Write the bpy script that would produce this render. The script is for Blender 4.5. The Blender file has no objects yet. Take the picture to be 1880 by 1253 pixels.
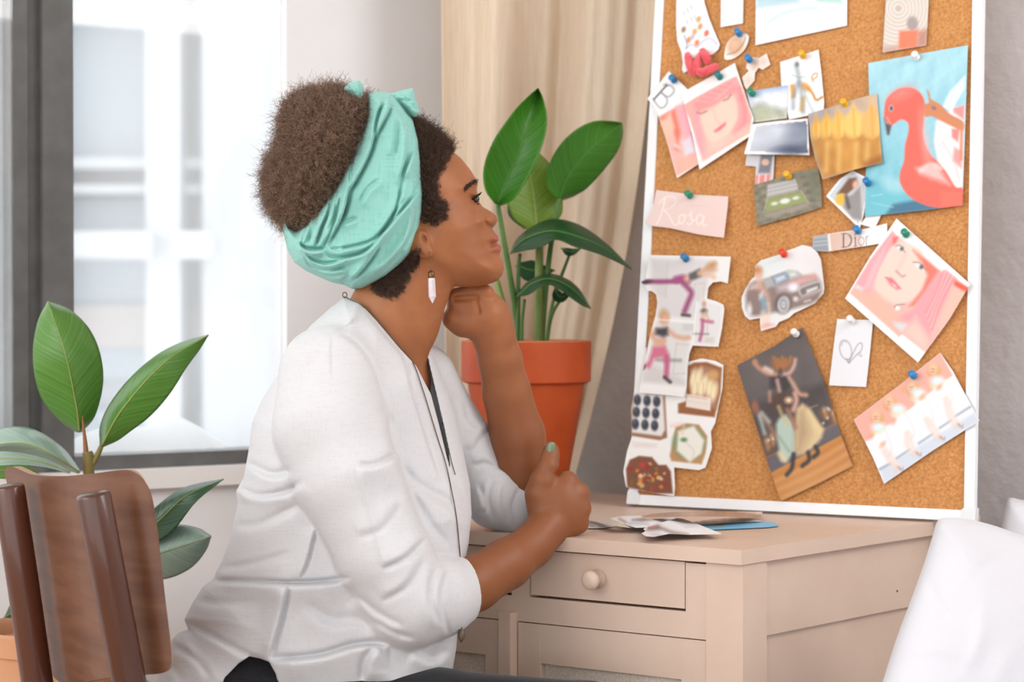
import bpy, bmesh, math, random
import numpy as np
from mathutils import Vector, Matrix
random.seed(7); np.random.seed(7)
SC = bpy.context.scene
COL = SC.collection
# ---------------------------------------------------------------- camera
F = 3700.0                       # focal length in pixels of the 1880x1253 frame
CZ = 1.0563                      # camera height
TH = math.atan(56.5 / F)         # slight downward pitch, horizon at y = 570
CAM = Vector((0, 0, CZ))
FW = Vector((0, math.cos(TH), -math.sin(TH))); UP = Vector((0, math.sin(TH), math.cos(TH))); RT = Vector((1, 0, 0))
cd = bpy.data.cameras.new('camera'); cam = bpy.data.objects.new('camera', cd); COL.objects.link(cam)
cam.location = CAM; cam.rotation_euler = (math.pi/2 - TH, 0, 0)
cd.sensor_width = 36; cd.lens = F * 36 / 1880; cd.clip_start = .05; cd.clip_end = 200
cd.dof.use_dof = True; cd.dof.focus_distance = 2.62; cd.dof.aperture_fstop = 4.8
SC.camera = cam
# ---------------------------------------------------------------- light
SC.view_settings.view_transform = 'Standard'; SC.view_settings.look = 'None'
SC.view_settings.gamma = 1; SC.view_settings.use_curve_mapping = False
SC.view_settings.exposure = 0.0
wd = bpy.data.worlds.new('overcast_sky'); SC.world = wd; wd.use_nodes = True
bg = wd.node_tree.nodes['Background']; bg.inputs[0].default_value = (.96, .98, 1, 1); bg.inputs[1].default_value = 2.15
def area(name, loc, target, sx, sy, power, col=(1, 1, 1)):
    l = bpy.data.lights.new(name, 'AREA'); l.shape = 'RECTANGLE'; l.size = sx; l.size_y = sy; l.energy = power; l.color = col
    o = bpy.data.objects.new(name, l); COL.objects.link(o); o.location = loc
    o.rotation_euler = (Vector(target) - Vector(loc)).to_track_quat('-Z', 'Y').to_euler(); return o
area('offscreen_light', (-2.9, .5, 2.5), (.3, 2.8, .9), 2.6, 2.0, 66, (1, .985, .97))  # daylight of the windows further left
area('offscreen_light', (2.3, 1.3, 2.6), (1.0, 3.2, 1.5), 1.4, 1.2, 40, (1, .985, .97))  # added lamp out of view to brighten the right wall, no window there

# ---------------------------------------------------------------- helpers
def P(px, py, d):
    return CAM + FW * d + RT * ((px - 940) * d / F) + UP * ((626.5 - py) * d / F)
def ray(px, py):
    return FW + RT * ((px - 940) / F) + UP * ((626.5 - py) / F)
def on_plane(px, py, p0, n):
    r = ray(px, py); return CAM + r * ((p0 - CAM).dot(n) / r.dot(n))
def G(px, py, z):
    return on_plane(px, py, Vector((0, 0, z)), Vector((0, 0, 1)))
def lin(c):
    c = np.asarray(c, float) / 255.0
    return np.where(c <= .04045, c / 12.92, ((c + .055) / 1.055) ** 2.4)
def L4(c): return tuple(float(x) for x in lin(c)) + (1.0,)

class NT:
    """small node-tree writer"""
    def __init__(s, name):
        s.m = bpy.data.materials.new(name); s.m.use_nodes = True; s.t = s.m.node_tree
        s.b = s.t.nodes['Principled BSDF']; s.out = s.t.nodes['Material Output']
    def n(s, typ, **kw):
        x = s.t.nodes.new(typ)
        for k, v in kw.items():
            if k in x.inputs: x.inputs[k].default_value = v
            else: setattr(x, k, v)
        return x
    def l(s, a, b): s.t.links.new(a, b)
def coords(t, scale=(1, 1, 1), rot=(0, 0, 0)):
    tc = t.n('ShaderNodeTexCoord'); mp = t.n('ShaderNodeMapping'); mp.inputs['Scale'].default_value = scale; mp.inputs['Rotation'].default_value = rot
    t.l(tc.outputs['Object'], mp.inputs['Vector']); return mp.outputs['Vector']
def mat(name, c, rough=.6, c2=None, nscale=8, stretch=(1, 1, 1), bump=0, bscale=60, bstretch=None, detail=4, spec=.4, metal=0, sheen=0, lo=.35, hi=.65, coat=0, rot=(0, 0, 0), sub=0, trans=0):
    t = NT(name); b = t.b
    b.inputs['Base Color'].default_value = L4(c); b.inputs['Roughness'].default_value = rough
    b.inputs['Specular IOR Level'].default_value = spec; b.inputs['Metallic'].default_value = metal
    b.inputs['Coat Weight'].default_value = coat
    if sheen: b.inputs['Sheen Weight'].default_value = sheen
    if sub:
        b.inputs['Subsurface Weight'].default_value = sub; b.inputs['Subsurface Radius'].default_value = (1, .35, .2); b.inputs['Subsurface Scale'].default_value = .008
    v = coords(t, stretch, rot)
    if c2 is not None:
        nz = t.n('ShaderNodeTexNoise'); nz.inputs['Scale'].default_value = nscale; nz.inputs['Detail'].default_value = detail
        t.l(v, nz.inputs['Vector'])
        r = t.n('ShaderNodeValToRGB'); r.color_ramp.elements[0].position = lo; r.color_ramp.elements[1].position = hi
        r.color_ramp.elements[0].color = L4(c); r.color_ramp.elements[1].color = L4(c2)
        t.l(nz.outputs['Fac'], r.inputs['Fac']); t.l(r.outputs['Color'], b.inputs['Base Color'])
    if bump:
        n2 = t.n('ShaderNodeTexNoise'); n2.inputs['Scale'].default_value = bscale; n2.inputs['Detail'].default_value = 5
        t.l(coords(t, bstretch or stretch, rot), n2.inputs['Vector'])
        bp = t.n('ShaderNodeBump'); bp.inputs['Strength'].default_value = bump; bp.inputs['Distance'].default_value = .004
        t.l(n2.outputs['Fac'], bp.inputs['Height']); t.l(bp.outputs['Normal'], b.inputs['Normal'])
    if trans:
        tr = t.n('ShaderNodeBsdfTranslucent'); tr.inputs['Color'].default_value = L4(c)
        if c2 is not None: t.l(r.outputs['Color'], tr.inputs['Color'])
        mx = t.n('ShaderNodeMixShader'); mx.inputs[0].default_value = trans
        t.l(b.outputs[0], mx.inputs[1]); t.l(tr.outputs[0], mx.inputs[2]); t.l(mx.outputs[0], t.out.inputs['Surface'])
    return t.m

ORG = {}
def tag(o, label=None, cat=None, group=None, kind=None):
    if label: o['label'] = label
    if cat: o['category'] = cat
    if group: o['group'] = group
    if kind: o['kind'] = kind
    return o
def thing(name, label, cat, loc=(0, 0, 0), group=None):
    o = bpy.data.objects.new(name, None); COL.objects.link(o); o.location = loc; o.empty_display_size = .05
    ORG[o] = Vector(loc); return tag(o, label, cat, group)
def obj(name, verts, faces, m, parent=None, smooth=True, origin=None, flip=False):
    """one mesh object; verts are world positions"""
    if parent is not None: org = ORG[parent]
    elif origin is not None: org = Vector(origin)
    else:
        a = np.asarray([tuple(v) for v in verts], float); org = Vector(((a[:, 0].min() + a[:, 0].max()) / 2, (a[:, 1].min() + a[:, 1].max()) / 2, a[:, 2].min()))
    a = np.asarray([tuple(v) for v in verts] if not isinstance(verts, np.ndarray) else verts, float) - np.array(tuple(org))
    me = bpy.data.meshes.new(name); me.from_pydata(a.tolist(), [], [tuple(f) for f in faces] if not isinstance(faces, np.ndarray) else faces.tolist())
    if smooth: me.polygons.foreach_set('use_smooth', [True] * len(me.polygons))
    for mm in (m if isinstance(m, (list, tuple)) else [m]): me.materials.append(mm)
    me.update()
    o = bpy.data.objects.new(name, me); COL.objects.link(o)
    if parent is not None: o.parent = parent
    else: o.location = org
    ORG[o] = org
    return o
def bmobj(name, bm, m, parent=None, smooth=True, bevel=0, segs=2, angle=30):
    if bevel:
        ed = [e for e in bm.edges if len(e.link_faces) == 2 and e.calc_face_angle(0) > math.radians(angle)]
        bmesh.ops.bevel(bm, geom=ed, offset=bevel, segments=segs, affect='EDGES', profile=.6)
    bmesh.ops.recalc_face_normals(bm, faces=bm.faces)
    bm.verts.ensure_lookup_table()
    for i, v in enumerate(bm.verts): v.index = i
    vs = [v.co.copy() for v in bm.verts]; fs = [[v.index for v in f.verts] for f in bm.faces]; bm.free()
    o = obj(name, vs, fs, m, parent, smooth)
    if smooth: sharp(o)
    return o
def sharp(o, ang=40):
    me = o.data; me.set_sharp_from_angle(angle=math.radians(ang))
def hexa(bm, p):
    """p: 8 corners, bottom loop 0-3 then top loop 4-7"""
    v = [bm.verts.new(q) for q in p]
    for f in ((3, 2, 1, 0), (4, 5, 6, 7), (0, 1, 5, 4), (1, 2, 6, 5), (2, 3, 7, 6), (3, 0, 4, 7)): bm.faces.new([v[i] for i in f])
def box_dirs(bm, o, a, b, c):
    """parallelepiped from corner o with edge vectors"""
    o, a, b, c = map(Vector, (o, a, b, c))
    hexa(bm, [o, o + a, o + a + b, o + b, o + c, o + a + c, o + a + b + c, o + b + c])
def prism(bm, loop, ext):
    """extrude a planar loop by vector ext"""
    ext = Vector(ext); a = [bm.verts.new(p) for p in loop]; b = [bm.verts.new(Vector(p) + ext) for p in loop]; n = len(a)
    bm.faces.new(a[::-1]); bm.faces.new(b)
    for i in range(n): bm.faces.new([a[i], a[(i + 1) % n], b[(i + 1) % n], b[i]])
def catmull(pts, k=8):
    pts = [np.asarray(p, float) for p in pts]
    if len(pts) < 3: return [pts[0] + (pts[-1] - pts[0]) * i / k for i in range(k + 1)]
    q = [2 * pts[0] - pts[1]] + pts + [2 * pts[-1] - pts[-2]]; out = []
    for i in range(1, len(q) - 2):
        for j in range(k):
            t = j / k; a, b, c, d = q[i - 1], q[i], q[i + 1], q[i + 2]
            out.append(.5 * (2 * b + (c - a) * t + (2 * a - 5 * b + 4 * c - d) * t * t + (3 * b - a - 3 * c + d) * t ** 3))
    out.append(pts[-1]); return out
def closed_spline(pts, k=6):
    pts = [np.asarray(p, float) for p in pts]; n = len(pts); out = []
    for i in range(n):
        a, b, c, d = pts[i - 1], pts[i], pts[(i + 1) % n], pts[(i + 2) % n]
        for j in range(k):
            t = j / k
            out.append(.5 * (2 * b + (c - a) * t + (2 * a - 5 * b + 4 * c - d) * t * t + (3 * b - a - 3 * c + d) * t ** 3))
    return out
def tube(path, radii, n=12, cap=True):
    """sweep a circle along world path -> verts, faces"""
    path = [Vector(p) for p in path]; m = len(path)
    if not hasattr(radii, '__len__'): radii = [radii] * m
    vs, fs = [], []; up = None
    for i, p in enumerate(path):
        t = (path[min(i + 1, m - 1)] - path[max(i - 1, 0)]).normalized()
        if up is None: up = t.orthogonal().normalized()
        up = (up - t * up.dot(t)).normalized(); s = t.cross(up)
        for k in range(n):
            a = 2 * math.pi * k / n; vs.append(p + (up * math.cos(a) + s * math.sin(a)) * radii[i])
    for i in range(m - 1):
        for k in range(n):
            fs.append((i * n + k, i * n + (k + 1) % n, (i + 1) * n + (k + 1) % n, (i + 1) * n + k))
    if cap: fs.append(tuple(range(n))[::-1]); fs.append(tuple(range((m - 1) * n, m * n)))
    return vs, fs
def lathe(prof, org, axis=(0, 0, 1), n=32):
    """prof: (radius, height) list"""
    ax = Vector(axis).normalized(); e = ax.orthogonal().normalized(); g = ax.cross(e); org = Vector(org); vs, fs = [], []
    for r, h in prof:
        for k in range(n):
            a = 2 * math.pi * k / n; vs.append(org + ax * h + (e * math.cos(a) + g * math.sin(a)) * r)
    for i in range(len(prof) - 1):
        for k in range(n): fs.append((i * n + k, i * n + (k + 1) % n, (i + 1) * n + (k + 1) % n, (i + 1) * n + k))
    fs.append(tuple(range(n))[::-1]); fs.append(tuple(range((len(prof) - 1) * n, len(prof) * n)))
    return vs, fs
def merge(*parts):
    vs, fs = [], []
    for v, f in parts:
        k = len(vs); vs += list(v); fs += [tuple(i + k for i in q) for q in f]
    return vs, fs
# ---- outlines given in photo pixels -> meshes
def in_poly(pl, u, v):
    pl = np.asarray(pl, float); x, y = pl[:, 0], pl[:, 1]; r = np.zeros(np.shape(u), bool); j = len(pl) - 1
    for i in range(len(pl)):
        if y[i] != y[j]:
            c = ((y[i] > v) != (y[j] > v)) & (u < (x[j] - x[i]) * (v - y[i]) / (y[j] - y[i]) + x[i]); r ^= c
        j = i
    return r
def near_poly(pl, u, v, closed=True):
    """distance to an outline and the nearest point on it, signed side of the nearest segment, arc length there"""
    pl = np.asarray(pl, float); best = np.full(np.shape(u), 1e18); bx = np.zeros(np.shape(u)); by = bx.copy(); sd = bx.copy(); al = bx.copy()
    n = len(pl); acc = 0.
    for i in range(n if closed else n - 1):
        a, b = pl[i], pl[(i + 1) % n]; d = b - a; L2 = d @ d
        if L2 < 1e-12: continue
        t = np.clip(((u - a[0]) * d[0] + (v - a[1]) * d[1]) / L2, 0, 1); x = a[0] + d[0] * t; y = a[1] + d[1] * t
        q = (u - x) ** 2 + (v - y) ** 2; k = q < best
        best = np.where(k, q, best); bx = np.where(k, x, bx); by = np.where(k, y, by)
        sd = np.where(k, d[0] * (v - a[1]) - d[1] * (u - a[0]), sd); al = np.where(k, acc + t * math.sqrt(L2), al); acc += math.sqrt(L2)
    return np.sqrt(best), bx, by, sd, al / max(acc, 1e-9)
def cutgrid(outline, step):
    """quads covering an outline; rim vertices are pulled onto it.  -> U, V, faces, rim edges"""
    pl = np.asarray(outline, float); x0, y0 = pl.min(0) - step; x1, y1 = pl.max(0) + step
    nx = int((x1 - x0) / step) + 1; ny = int((y1 - y0) / step) + 1
    cu, cv = np.meshgrid(x0 + (np.arange(nx) + .5) * step, y0 + (np.arange(ny) + .5) * step, indexing='ij')
    ins = in_poly(pl, cu, cv); ids = -np.ones((nx + 1, ny + 1), int); I, J = np.nonzero(ins)
    use = np.zeros((nx + 1, ny + 1), int)
    for a, b in ((0, 0), (1, 0), (1, 1), (0, 1)): np.add.at(use, (I + a, J + b), 1)
    k = np.nonzero(use); ids[k] = np.arange(len(k[0])); U = x0 + k[0] * step; V = y0 + k[1] * step
    rim = use[k] < 4; d, bx, by, _, _ = near_poly(pl, U[rim], V[rim]); U[rim] = bx; V[rim] = by
    f = np.stack([ids[I, J], ids[I + 1, J], ids[I + 1, J + 1], ids[I, J + 1]], 1)
    e = {}
    for q in f:
        for i in range(4):
            a, b = int(q[i]), int(q[(i + 1) % 4])
            if (b, a) in e: del e[(b, a)]
            else: e[(a, b)] = 1
    return U, V, f, list(e)
def slab(outline, step, front, back):
    """closed plate from an outline, front(u,v) / back(u,v) -> world point"""
    U, V, f, e = cutgrid(outline, step); n = len(U)
    vs = [front(u, v) for u, v in zip(U, V)] + [back(u, v) for u, v in zip(U, V)]
    fs = [tuple(q[::-1]) for q in f] + [tuple(q + n) for q in f] + [(a, b, b + n, a + n) for a, b in e]
    return vs, fs
def inflate(outline, step, d0, R, W, bump=None, p=.5):
    """pillow-like body over an outline: thickness grows from the rim inwards"""
    U, V, f, e = cutgrid(outline, step); n = len(U); d, _, _, _, _ = near_poly(outline, U, V)
    q = np.clip(1 - d / R, 0, 1); h = W * np.clip(1 - q * q, 0, 1) ** p
    b = bump(U, V) if bump else np.zeros(n)
    D0 = np.array([d0(u, v) for u, v in zip(U, V)])
    vs = [P(u, v, dd - hh - bb * min(1, hh / (.25 * W))) for u, v, dd, hh, bb in zip(U, V, D0, h, b)]
    rim = set(); [rim.update(x) for x in e]; mp = {}
    for i in range(n):
        if i in rim: mp[i] = i
        else: mp[i] = len(vs); vs.append(P(U[i], V[i], D0[i] + h[i]))
    fs = [tuple(q[::-1]) for q in f] + [tuple(mp[i] for i in q) for q in f]
    return vs, fs
def wob(u, v, s, seed=0):
    """cheap smooth 2-D noise"""
    r = np.random.RandomState(seed); o = 0
    for k in range(6):
        a = r.rand() * 6.28; f = s * (.6 + r.rand()); o = o + np.sin((u * math.cos(a) + v * math.sin(a)) * f + r.rand() * 6.28)
    return o / 6
# ================================================================ room
Z = Vector((0, 0, 1))
DESK_Z = .75
C0 = G(1361, 1011, DESK_Z); A0 = G(865, 975, DESK_Z); B0 = G(1725, 957.5, DESK_Z)
da = (A0 - C0).normalized(); db = (B0 - C0).normalized()          # along the desk front (to the left), along its right side
nw = Vector((-da.y, da.x, 0)).normalized()
if nw.y < 0: nw = -nw                                             # horizontal normal of the board wall, pointing away
M_wall = mat('white_plaster', (238, 238, 240), .85, (230, 230, 231), 3, bump=.25, bscale=9)
M_rough = mat('rough_plaster', (226, 223, 223), .9, (212, 207, 206), 5, bump=.6, bscale=40)
W0 = C0 + nw * .80
def wallR(px, py, off=0): return on_plane(px, py, W0 - nw * off, nw)
corner = wallR(905, 570); corner.z = 0
ww = Vector((-.838, -.545, 0)); nl = Vector((-.545, .838, 0))      # window wall runs to the left and nearer
def wallL(px, py, off=0): return on_plane(px, py, corner - nl * off, nl)
HT = 3.0
# wall with the board
bm = bmesh.new(); e = corner + ww * .0
p0 = corner - da * 4.6
hexa(bm, [corner, p0, p0 + nw * .2, corner + nw * .2] + [q + Z * HT for q in (corner, p0, p0 + nw * .2, corner + nw * .2)])
tag(bmobj('wall_right', bm, M_rough, smooth=False), kind='structure')
# window wall, with the opening cut out of it
sill_z = wallL(300, 862).z
e1 = wallL(526, 400); s1 = (e1 - corner).dot(ww)                   # right jamb of the opening
s2 = s1 + 3.8; top_z = 2.75; TK = .05
bm = bmesh.new()
def wseg(sa, sb, za, zb): box_dirs(bm, corner + ww * sa + Z * za, ww * (sb - sa), nl * TK, Z * (zb - za))
wseg(0, s1, 0, HT); wseg(s1, s2, 0, sill_z - .012); wseg(s1, s2, top_z, HT); wseg(s2, s2 + 1.2, 0, HT)
tag(bmobj('wall_left', bm, M_wall, smooth=False), kind='structure')
# sill board
M_white = mat('white_paint', (236, 235, 233), .5)
bm = bmesh.new(); box_dirs(bm, corner + ww * (s1 + .0) + Z * (sill_z - .030) - nl * .022, ww * 3.8, nl * .10, Z * .032)
tag(bmobj('window_sill', bm, M_white, bevel=.004), kind='structure')
# floor and ceiling
M_floor = mat('oak_floor', (176, 140, 108), .45, (150, 112, 82), 4, (1, 12, 1), bump=.1)
bm = bmesh.new(); hexa(bm, [Vector(q) for q in ((-5, -3.4, -.1), (5, -3.4, -.1), (5, 5.2, -.1), (-5, 5.2, -.1), (-5, -3.4, 0), (5, -3.4, 0), (5, 5.2, 0), (-5, 5.2, 0))])
tag(bmobj('floor', bm, M_floor, smooth=False), kind='structure')
bm = bmesh.new(); hexa(bm, [Vector(q) for q in ((-5, -1.6, HT), (5, -1.6, HT), (5, 4.2, HT), (-5, 4.2, HT), (-5, -1.6, HT + .1), (5, -1.6, HT + .1), (5, 4.2, HT + .1), (-5, 4.2, HT + .1))])
tag(bmobj('ceiling', bm, M_wall, smooth=False), kind='structure')
bm = bmesh.new(); hexa(bm, [Vector(q) for q in ((1.2, -2.8, 0), (5, -2.8, 0), (5, -2.6, 0), (1.2, -2.6, 0), (1.2, -2.8, HT), (5, -2.8, HT), (5, -2.6, HT), (1.2, -2.6, HT))])
tag(bmobj('blocker_wall_back', bm, M_wall, smooth=False), kind='structure')  # unseen wall added to cut sky light from behind on the right
bm = bmesh.new(); hexa(bm, [Vector(q) for q in ((4.3, -2.6, 0), (4.5, -2.6, 0), (4.5, 1.6, 0), (4.3, 1.6, 0), (4.3, -2.6, HT), (4.5, -2.6, HT), (4.5, 1.6, HT), (4.3, 1.6, HT))])
tag(bmobj('blocker_wall_side', bm, M_wall, smooth=False), kind='structure')  # unseen wall added to shut out sky light from the right
# window frame: dark grey metal, profiled mullion, bottom rail
M_frame = mat('grey_window_metal', (100, 100, 99), .5, (88, 88, 87), 20, spec=.4)
def wpt(px, py, off): return wallL(px, py, off)
fr = thing('window_1', None, None, corner + ww * (s1 + 1) + Z * sill_z); fr['kind'] = 'structure'
def upright(name, pxa, pxb, off0, off1):
    """vertical bar between two photo columns, off0 = room-side face, off1 = outer face (negative = outwards)"""
    a = wallL(pxa, 600, off0); b = wallL(pxb, 600, off0); a.z = b.z = sill_z
    q = nl * (off0 - off1); h = Z * (top_z - sill_z)
    bm = bmesh.new(); hexa(bm, [a, b, b + q, a + q, a + h, b + h, b + q + h, a + q + h])
    return bmobj(name, bm, M_frame, fr, bevel=.0025)
upright('mullion', 22, 52, -.02, -.09); upright('mullion', 50, 82, -.03, -.09)
upright('mullion', 80, 136, -.012, -.09); upright('mullion', 6, 24, -.045, -.09)
def rail(name, za, zb, sa, sb, off0, off1):
    bm = bmesh.new(); box_dirs(bm, corner + ww * sa + Z * za - nl * off0, ww * (sb - sa), nl * (off0 - off1), Z * (zb - za))
    return bmobj(name, bm, M_frame, fr, bevel=.0025)
rz = .026
sm = (wallL(130, 600) - corner).dot(ww)
rail('bottom_rail', sill_z, sill_z + rz, s1, sm, -.012, -.09)
rail('bottom_rail', sill_z, sill_z + rz, sm, s2, -.012, -.09)
rail('top_rail', top_z - .05, top_z, s1, s2, -.012, -.09)
t = NT('window_glass'); g = t.n('ShaderNodeBsdfGlossy', Roughness=.02); tr = t.n('ShaderNodeBsdfTransparent'); tr.inputs[0].default_value = (.97, .98, .98, 1)
df = t.n('ShaderNodeBsdfTranslucent'); df.inputs[0].default_value = (.95, .96, .97, 1)
m1 = t.n('ShaderNodeMixShader'); m1.inputs[0].default_value = .22; m2 = t.n('ShaderNodeMixShader'); m2.inputs[0].default_value = .04
t.l(tr.outputs[0], m1.inputs[1]); t.l(df.outputs[0], m1.inputs[2]); t.l(m1.outputs[0], m2.inputs[1]); t.l(g.outputs[0], m2.inputs[2]); t.l(m2.outputs[0], t.out.inputs['Surface'])
M_glass = t.m
bm = bmesh.new(); box_dirs(bm, corner + ww * s1 + Z * sill_z + nl * .018, ww * (sm - s1), nl * .004, Z * (top_z - sill_z))
bmobj('glass_pane', bm, M_glass, fr, smooth=False)
bm = bmesh.new(); box_dirs(bm, corner + ww * (sm + .09) + Z * sill_z + nl * .018, ww * (s2 - sm - .09), nl * .004, Z * (top_z - sill_z))
bmobj('glass_pane', bm, M_glass, fr, smooth=False)
# snow lying on the outer ledge
M_snow = mat('snow', (226, 229, 232), .9, bump=.3, bscale=30)
M_ledge = mat('pale_stone', (235, 235, 235), .8)
bm = bmesh.new(); box_dirs(bm, corner + ww * s1 + Z * (sill_z - .06) + nl * .06, ww * 3.6, nl * .34, Z * .06)
tag(bmobj('trim_1', bm, M_ledge, smooth=False), kind='structure')
vs, fs = [], []; nx, ny = 60, 10
for i in range(nx + 1):
    for j in range(ny + 1):
        s = s1 + .02 + 1.1 * i / nx; tt = j / ny
        hh = (.045 + .03 * math.sin(i * .21 + .5) + .012 * math.sin(i * .63)) * math.sin(math.pi * min(1, tt * .9 + .06)) ** .6
        hh *= min(1, i / 5) * min(1, (nx - i) / 5)
        vs.append(corner + ww * s + nl * (.07 + .3 * tt) + Z * (sill_z + max(hh, 0)))
for i in range(nx):
    for j in range(ny):
        k = i * (ny + 1) + j; fs.append((k, k + 1, k + ny + 2, k + ny + 1))
tag(obj('snow', vs, fs, M_snow), 'soft white bank of snow on the ledge outside the window', 'snow', kind='stuff')
# ---------------------------------------------------------------- building across the street
M_fac = mat('pale_facade', (184, 187, 191), .9, (177, 181, 186), 1)
M_fglass = mat('pale_facade_glass', (166, 177, 186), .5, (175, 185, 193), 1)
M_fstone = mat('white_facade_stone', (198, 201, 204), .8)
M_fbrick = mat('pale_pink_brick', (190, 180, 176), .9)
BD = 12.0
bl = thing('building', 'pale office building with tall window bays across the street, seen through the glass', 'building', P(250, 570, BD) * 1)
def fbox(name, x0, x1, y0, y1, d0, d1, m):
    a = P(x0, y1, BD); b = P(x1, y0, BD)
    bm = bmesh.new(); hexa(bm, [Vector(q) for q in ((a.x, BD + d0, a.z), (b.x, BD + d0, a.z), (b.x, BD + d1, a.z), (a.x, BD + d1, a.z), (a.x, BD + d0, b.z), (b.x, BD + d0, b.z), (b.x, BD + d1, b.z), (a.x, BD + d1, b.z))])
    return bmobj(name, bm, m, bl, smooth=False)
fbox('wall', -900, 1000, -900, 1700, .5, 3, M_fac)
for x0, x1 in ((-700, -560), (-420, -280), (-120, 40), (268, 330), (372, 560)): fbox('pier', x0, x1, -900, 1700, 0, .5, M_fstone if x0 == 268 else M_fac)
for x0, x1 in ((40, 268), (330, 372), (-280, -120)):
    for y0, y1 in ((-640, -300), (-250, 10), (30, 285), (360, 428), (475, 700), (760, 1100)):
        w = fbox('window', x0 + 6, x1 - 6, y0, y1, .42, .5, M_fglass)
    for y0, y1 in ((285, 305), (335, 352), (10, 30)): fbox('cornice', x0, x1, y0, y1, .2, .5, M_fstone)
    fbox('ledge', x0, x1 + 22, 428, 475, -.25, .5, M_fstone)
    fbox('spandrel', x0 + 4, x1 - 4, 560, 640, .38, .5, M_fbrick)
# ================================================================ desk
M_desk = mat('beige_desk_paint', (214, 189, 171), .38, (205, 179, 160), 6, (1, 1, 1), bump=.12, bscale=40, spec=.5)
M_dark = mat('dark_gap', (40, 30, 26), .9)
M_cloth = mat('beige_mesh_cloth', (220, 206, 190), .9, (196, 180, 164), 420, bump=.4, bscale=500)
DW = .80                                                          # length along the front
nb = db                                                            # depth direction
DD = .60
desk = thing('desk', 'beige painted wooden desk with a round drawer knob under the cork board', 'desk', (C0.x, C0.y, 0))
def D(a, b, z): return Vector((C0.x, C0.y, 0)) + da * a + nb * b + Z * z
def dbox(name, a0, a1, b0, b1, z0, z1, m=None, parent=None, bevel=.0018):
    bm = bmesh.new(); hexa(bm, [D(a0, b0, z0), D(a1, b0, z0), D(a1, b1, z0), D(a0, b1, z0), D(a0, b0, z1), D(a1, b0, z1), D(a1, b1, z1), D(a0, b1, z1)])
    return bmobj(name, bm, m or M_desk, parent or desk, bevel=bevel)
def zf(px, py):                                                    # height of a photo point on the desk's front face
    return on_plane(px, py, D(0, .012, 0), nw).z
def af(px, py):
    q = on_plane(px, py, D(0, .012, 0), nw); return (q - D(0, .012, 0)).dot(da)
dbox('tabletop', 0, DW, 0, DD, DESK_Z - .019, DESK_Z, bevel=.003)
ft = .012                                                          # front face set back under the top
a_post0, a_post1 = af(1385, 1100), af(1298, 1100)
a_st = af(1259, 1080); a_dr = af(973, 1050)
z_dr = zf(1100, 1106); z_rail = zf(1200, 1166); zt = DESK_Z - .019
dbox('corner_post', max(a_post0, .004), a_post1, ft - .002, ft + .05, 0, zt)
dbox('corner_post', DW - .05, DW - .01, ft - .002, ft + .05, 0, zt)
dbox('corner_post', .006, .05, DD - .06, DD - .01, 0, zt); dbox('corner_post', DW - .05, DW - .01, DD - .06, DD - .01, 0, zt)
dbox('stile', a_post1 + .001, a_st, ft, ft + .02, z_dr - .002, zt - .004)
dbox('front_rail', a_post1 + .001, DW - .05, ft, ft + .02, z_rail, z_dr - .002)
dr = dbox('drawer', a_st + .0015, a_dr - .0015, ft, ft + .3, z_dr + .0015, zt - .003, bevel=.0015)
kc = on_plane(1098, 1063, D(0, ft, 0), nw)
kv, kf = lathe([(.0125, 0), (.013, .002), (.0075, .004), (.007, .010), (.011, .014), (.0128, .018), (.0128, .022), (.0105, .0255), (.005, .027), (.0005, .0272)], kc, -nw, 28)
obj('knob', kv, kf, M_desk, dr)
dbox('stile', a_dr + .001, a_dr + .03, ft, ft + .02, z_dr - .002, zt - .004)
dr2 = dbox('drawer', a_dr + .032, DW - .053, ft, ft + .3, z_dr + .0015, zt - .003, bevel=.0015)
dbox('gap_backing', .05, DW - .05, ft + .03, ft + .034, .08, zt, M_dark, bevel=0)  # dark sheet behind the front; shade of the gaps put into its colour
# doors below: frame-and-panel with a woven cloth panel
a_lat = af(938, 1180)
def door(a0, a1, z0, z1, sw, rw):
    d = dbox('door', a0, a0 + sw, ft, ft + .018, z0, z1)
    dbox('door_stile', a1 - sw, a1, ft, ft + .018, z0, z1, parent=d)
    dbox('door_rail', a0 + sw, a1 - sw, ft + .0005, ft + .017, z1 - rw, z1, parent=d)
    dbox('door_rail', a0 + sw, a1 - sw, ft + .0005, ft + .017, z0, z0 + rw, parent=d)
    dbox('cloth_panel', a0 + sw, a1 - sw, ft + .011, ft + .014, z0 + rw, z1 - rw, M_cloth, d, 0)
    return d
door(a_post1 + .0015, a_lat - .012, .09, z_rail - .0015, .036, abs(zf(1000, 1135) - zf(1000, 1207)) )
d2 = door(a_lat + .012, DW - .053, .09, z_rail - .0015 , .03, .05)
dbox('latch_strip', a_lat - .010, a_lat + .009, ft - .014, ft + .004, .09, z_rail + .012)
dbox('bottom_rail', a_post1, DW - .05, ft, ft + .02, .05, .0885)
# right side panels
zs = on_plane(1398, 1171, D(0.008, 0, 0), Vector((db.y, -db.x, 0))).z
dbox('side_panel', .012, .03, ft + .051, DD - .061, zs, zt - .001)
dbox('side_panel', .020, .034, ft + .051, DD - .061, .08, zs - .0005)
dbox('side_panel', DW - .03, DW - .015, ft + .05, DD - .06, .08, zt - .001)
q = on_plane(1647, 1086, D(.012, 0, 0), Vector((db.y, -db.x, 0))); v_, f_ = lathe([(.0016, 0), (.0015, .0006), (.0003, .0007)], q, Vector((db.y, -db.x, 0)) * (1 if db.y > 0 else -1), 12); obj('nail_hole', v_, f_, M_dark, desk)
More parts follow.
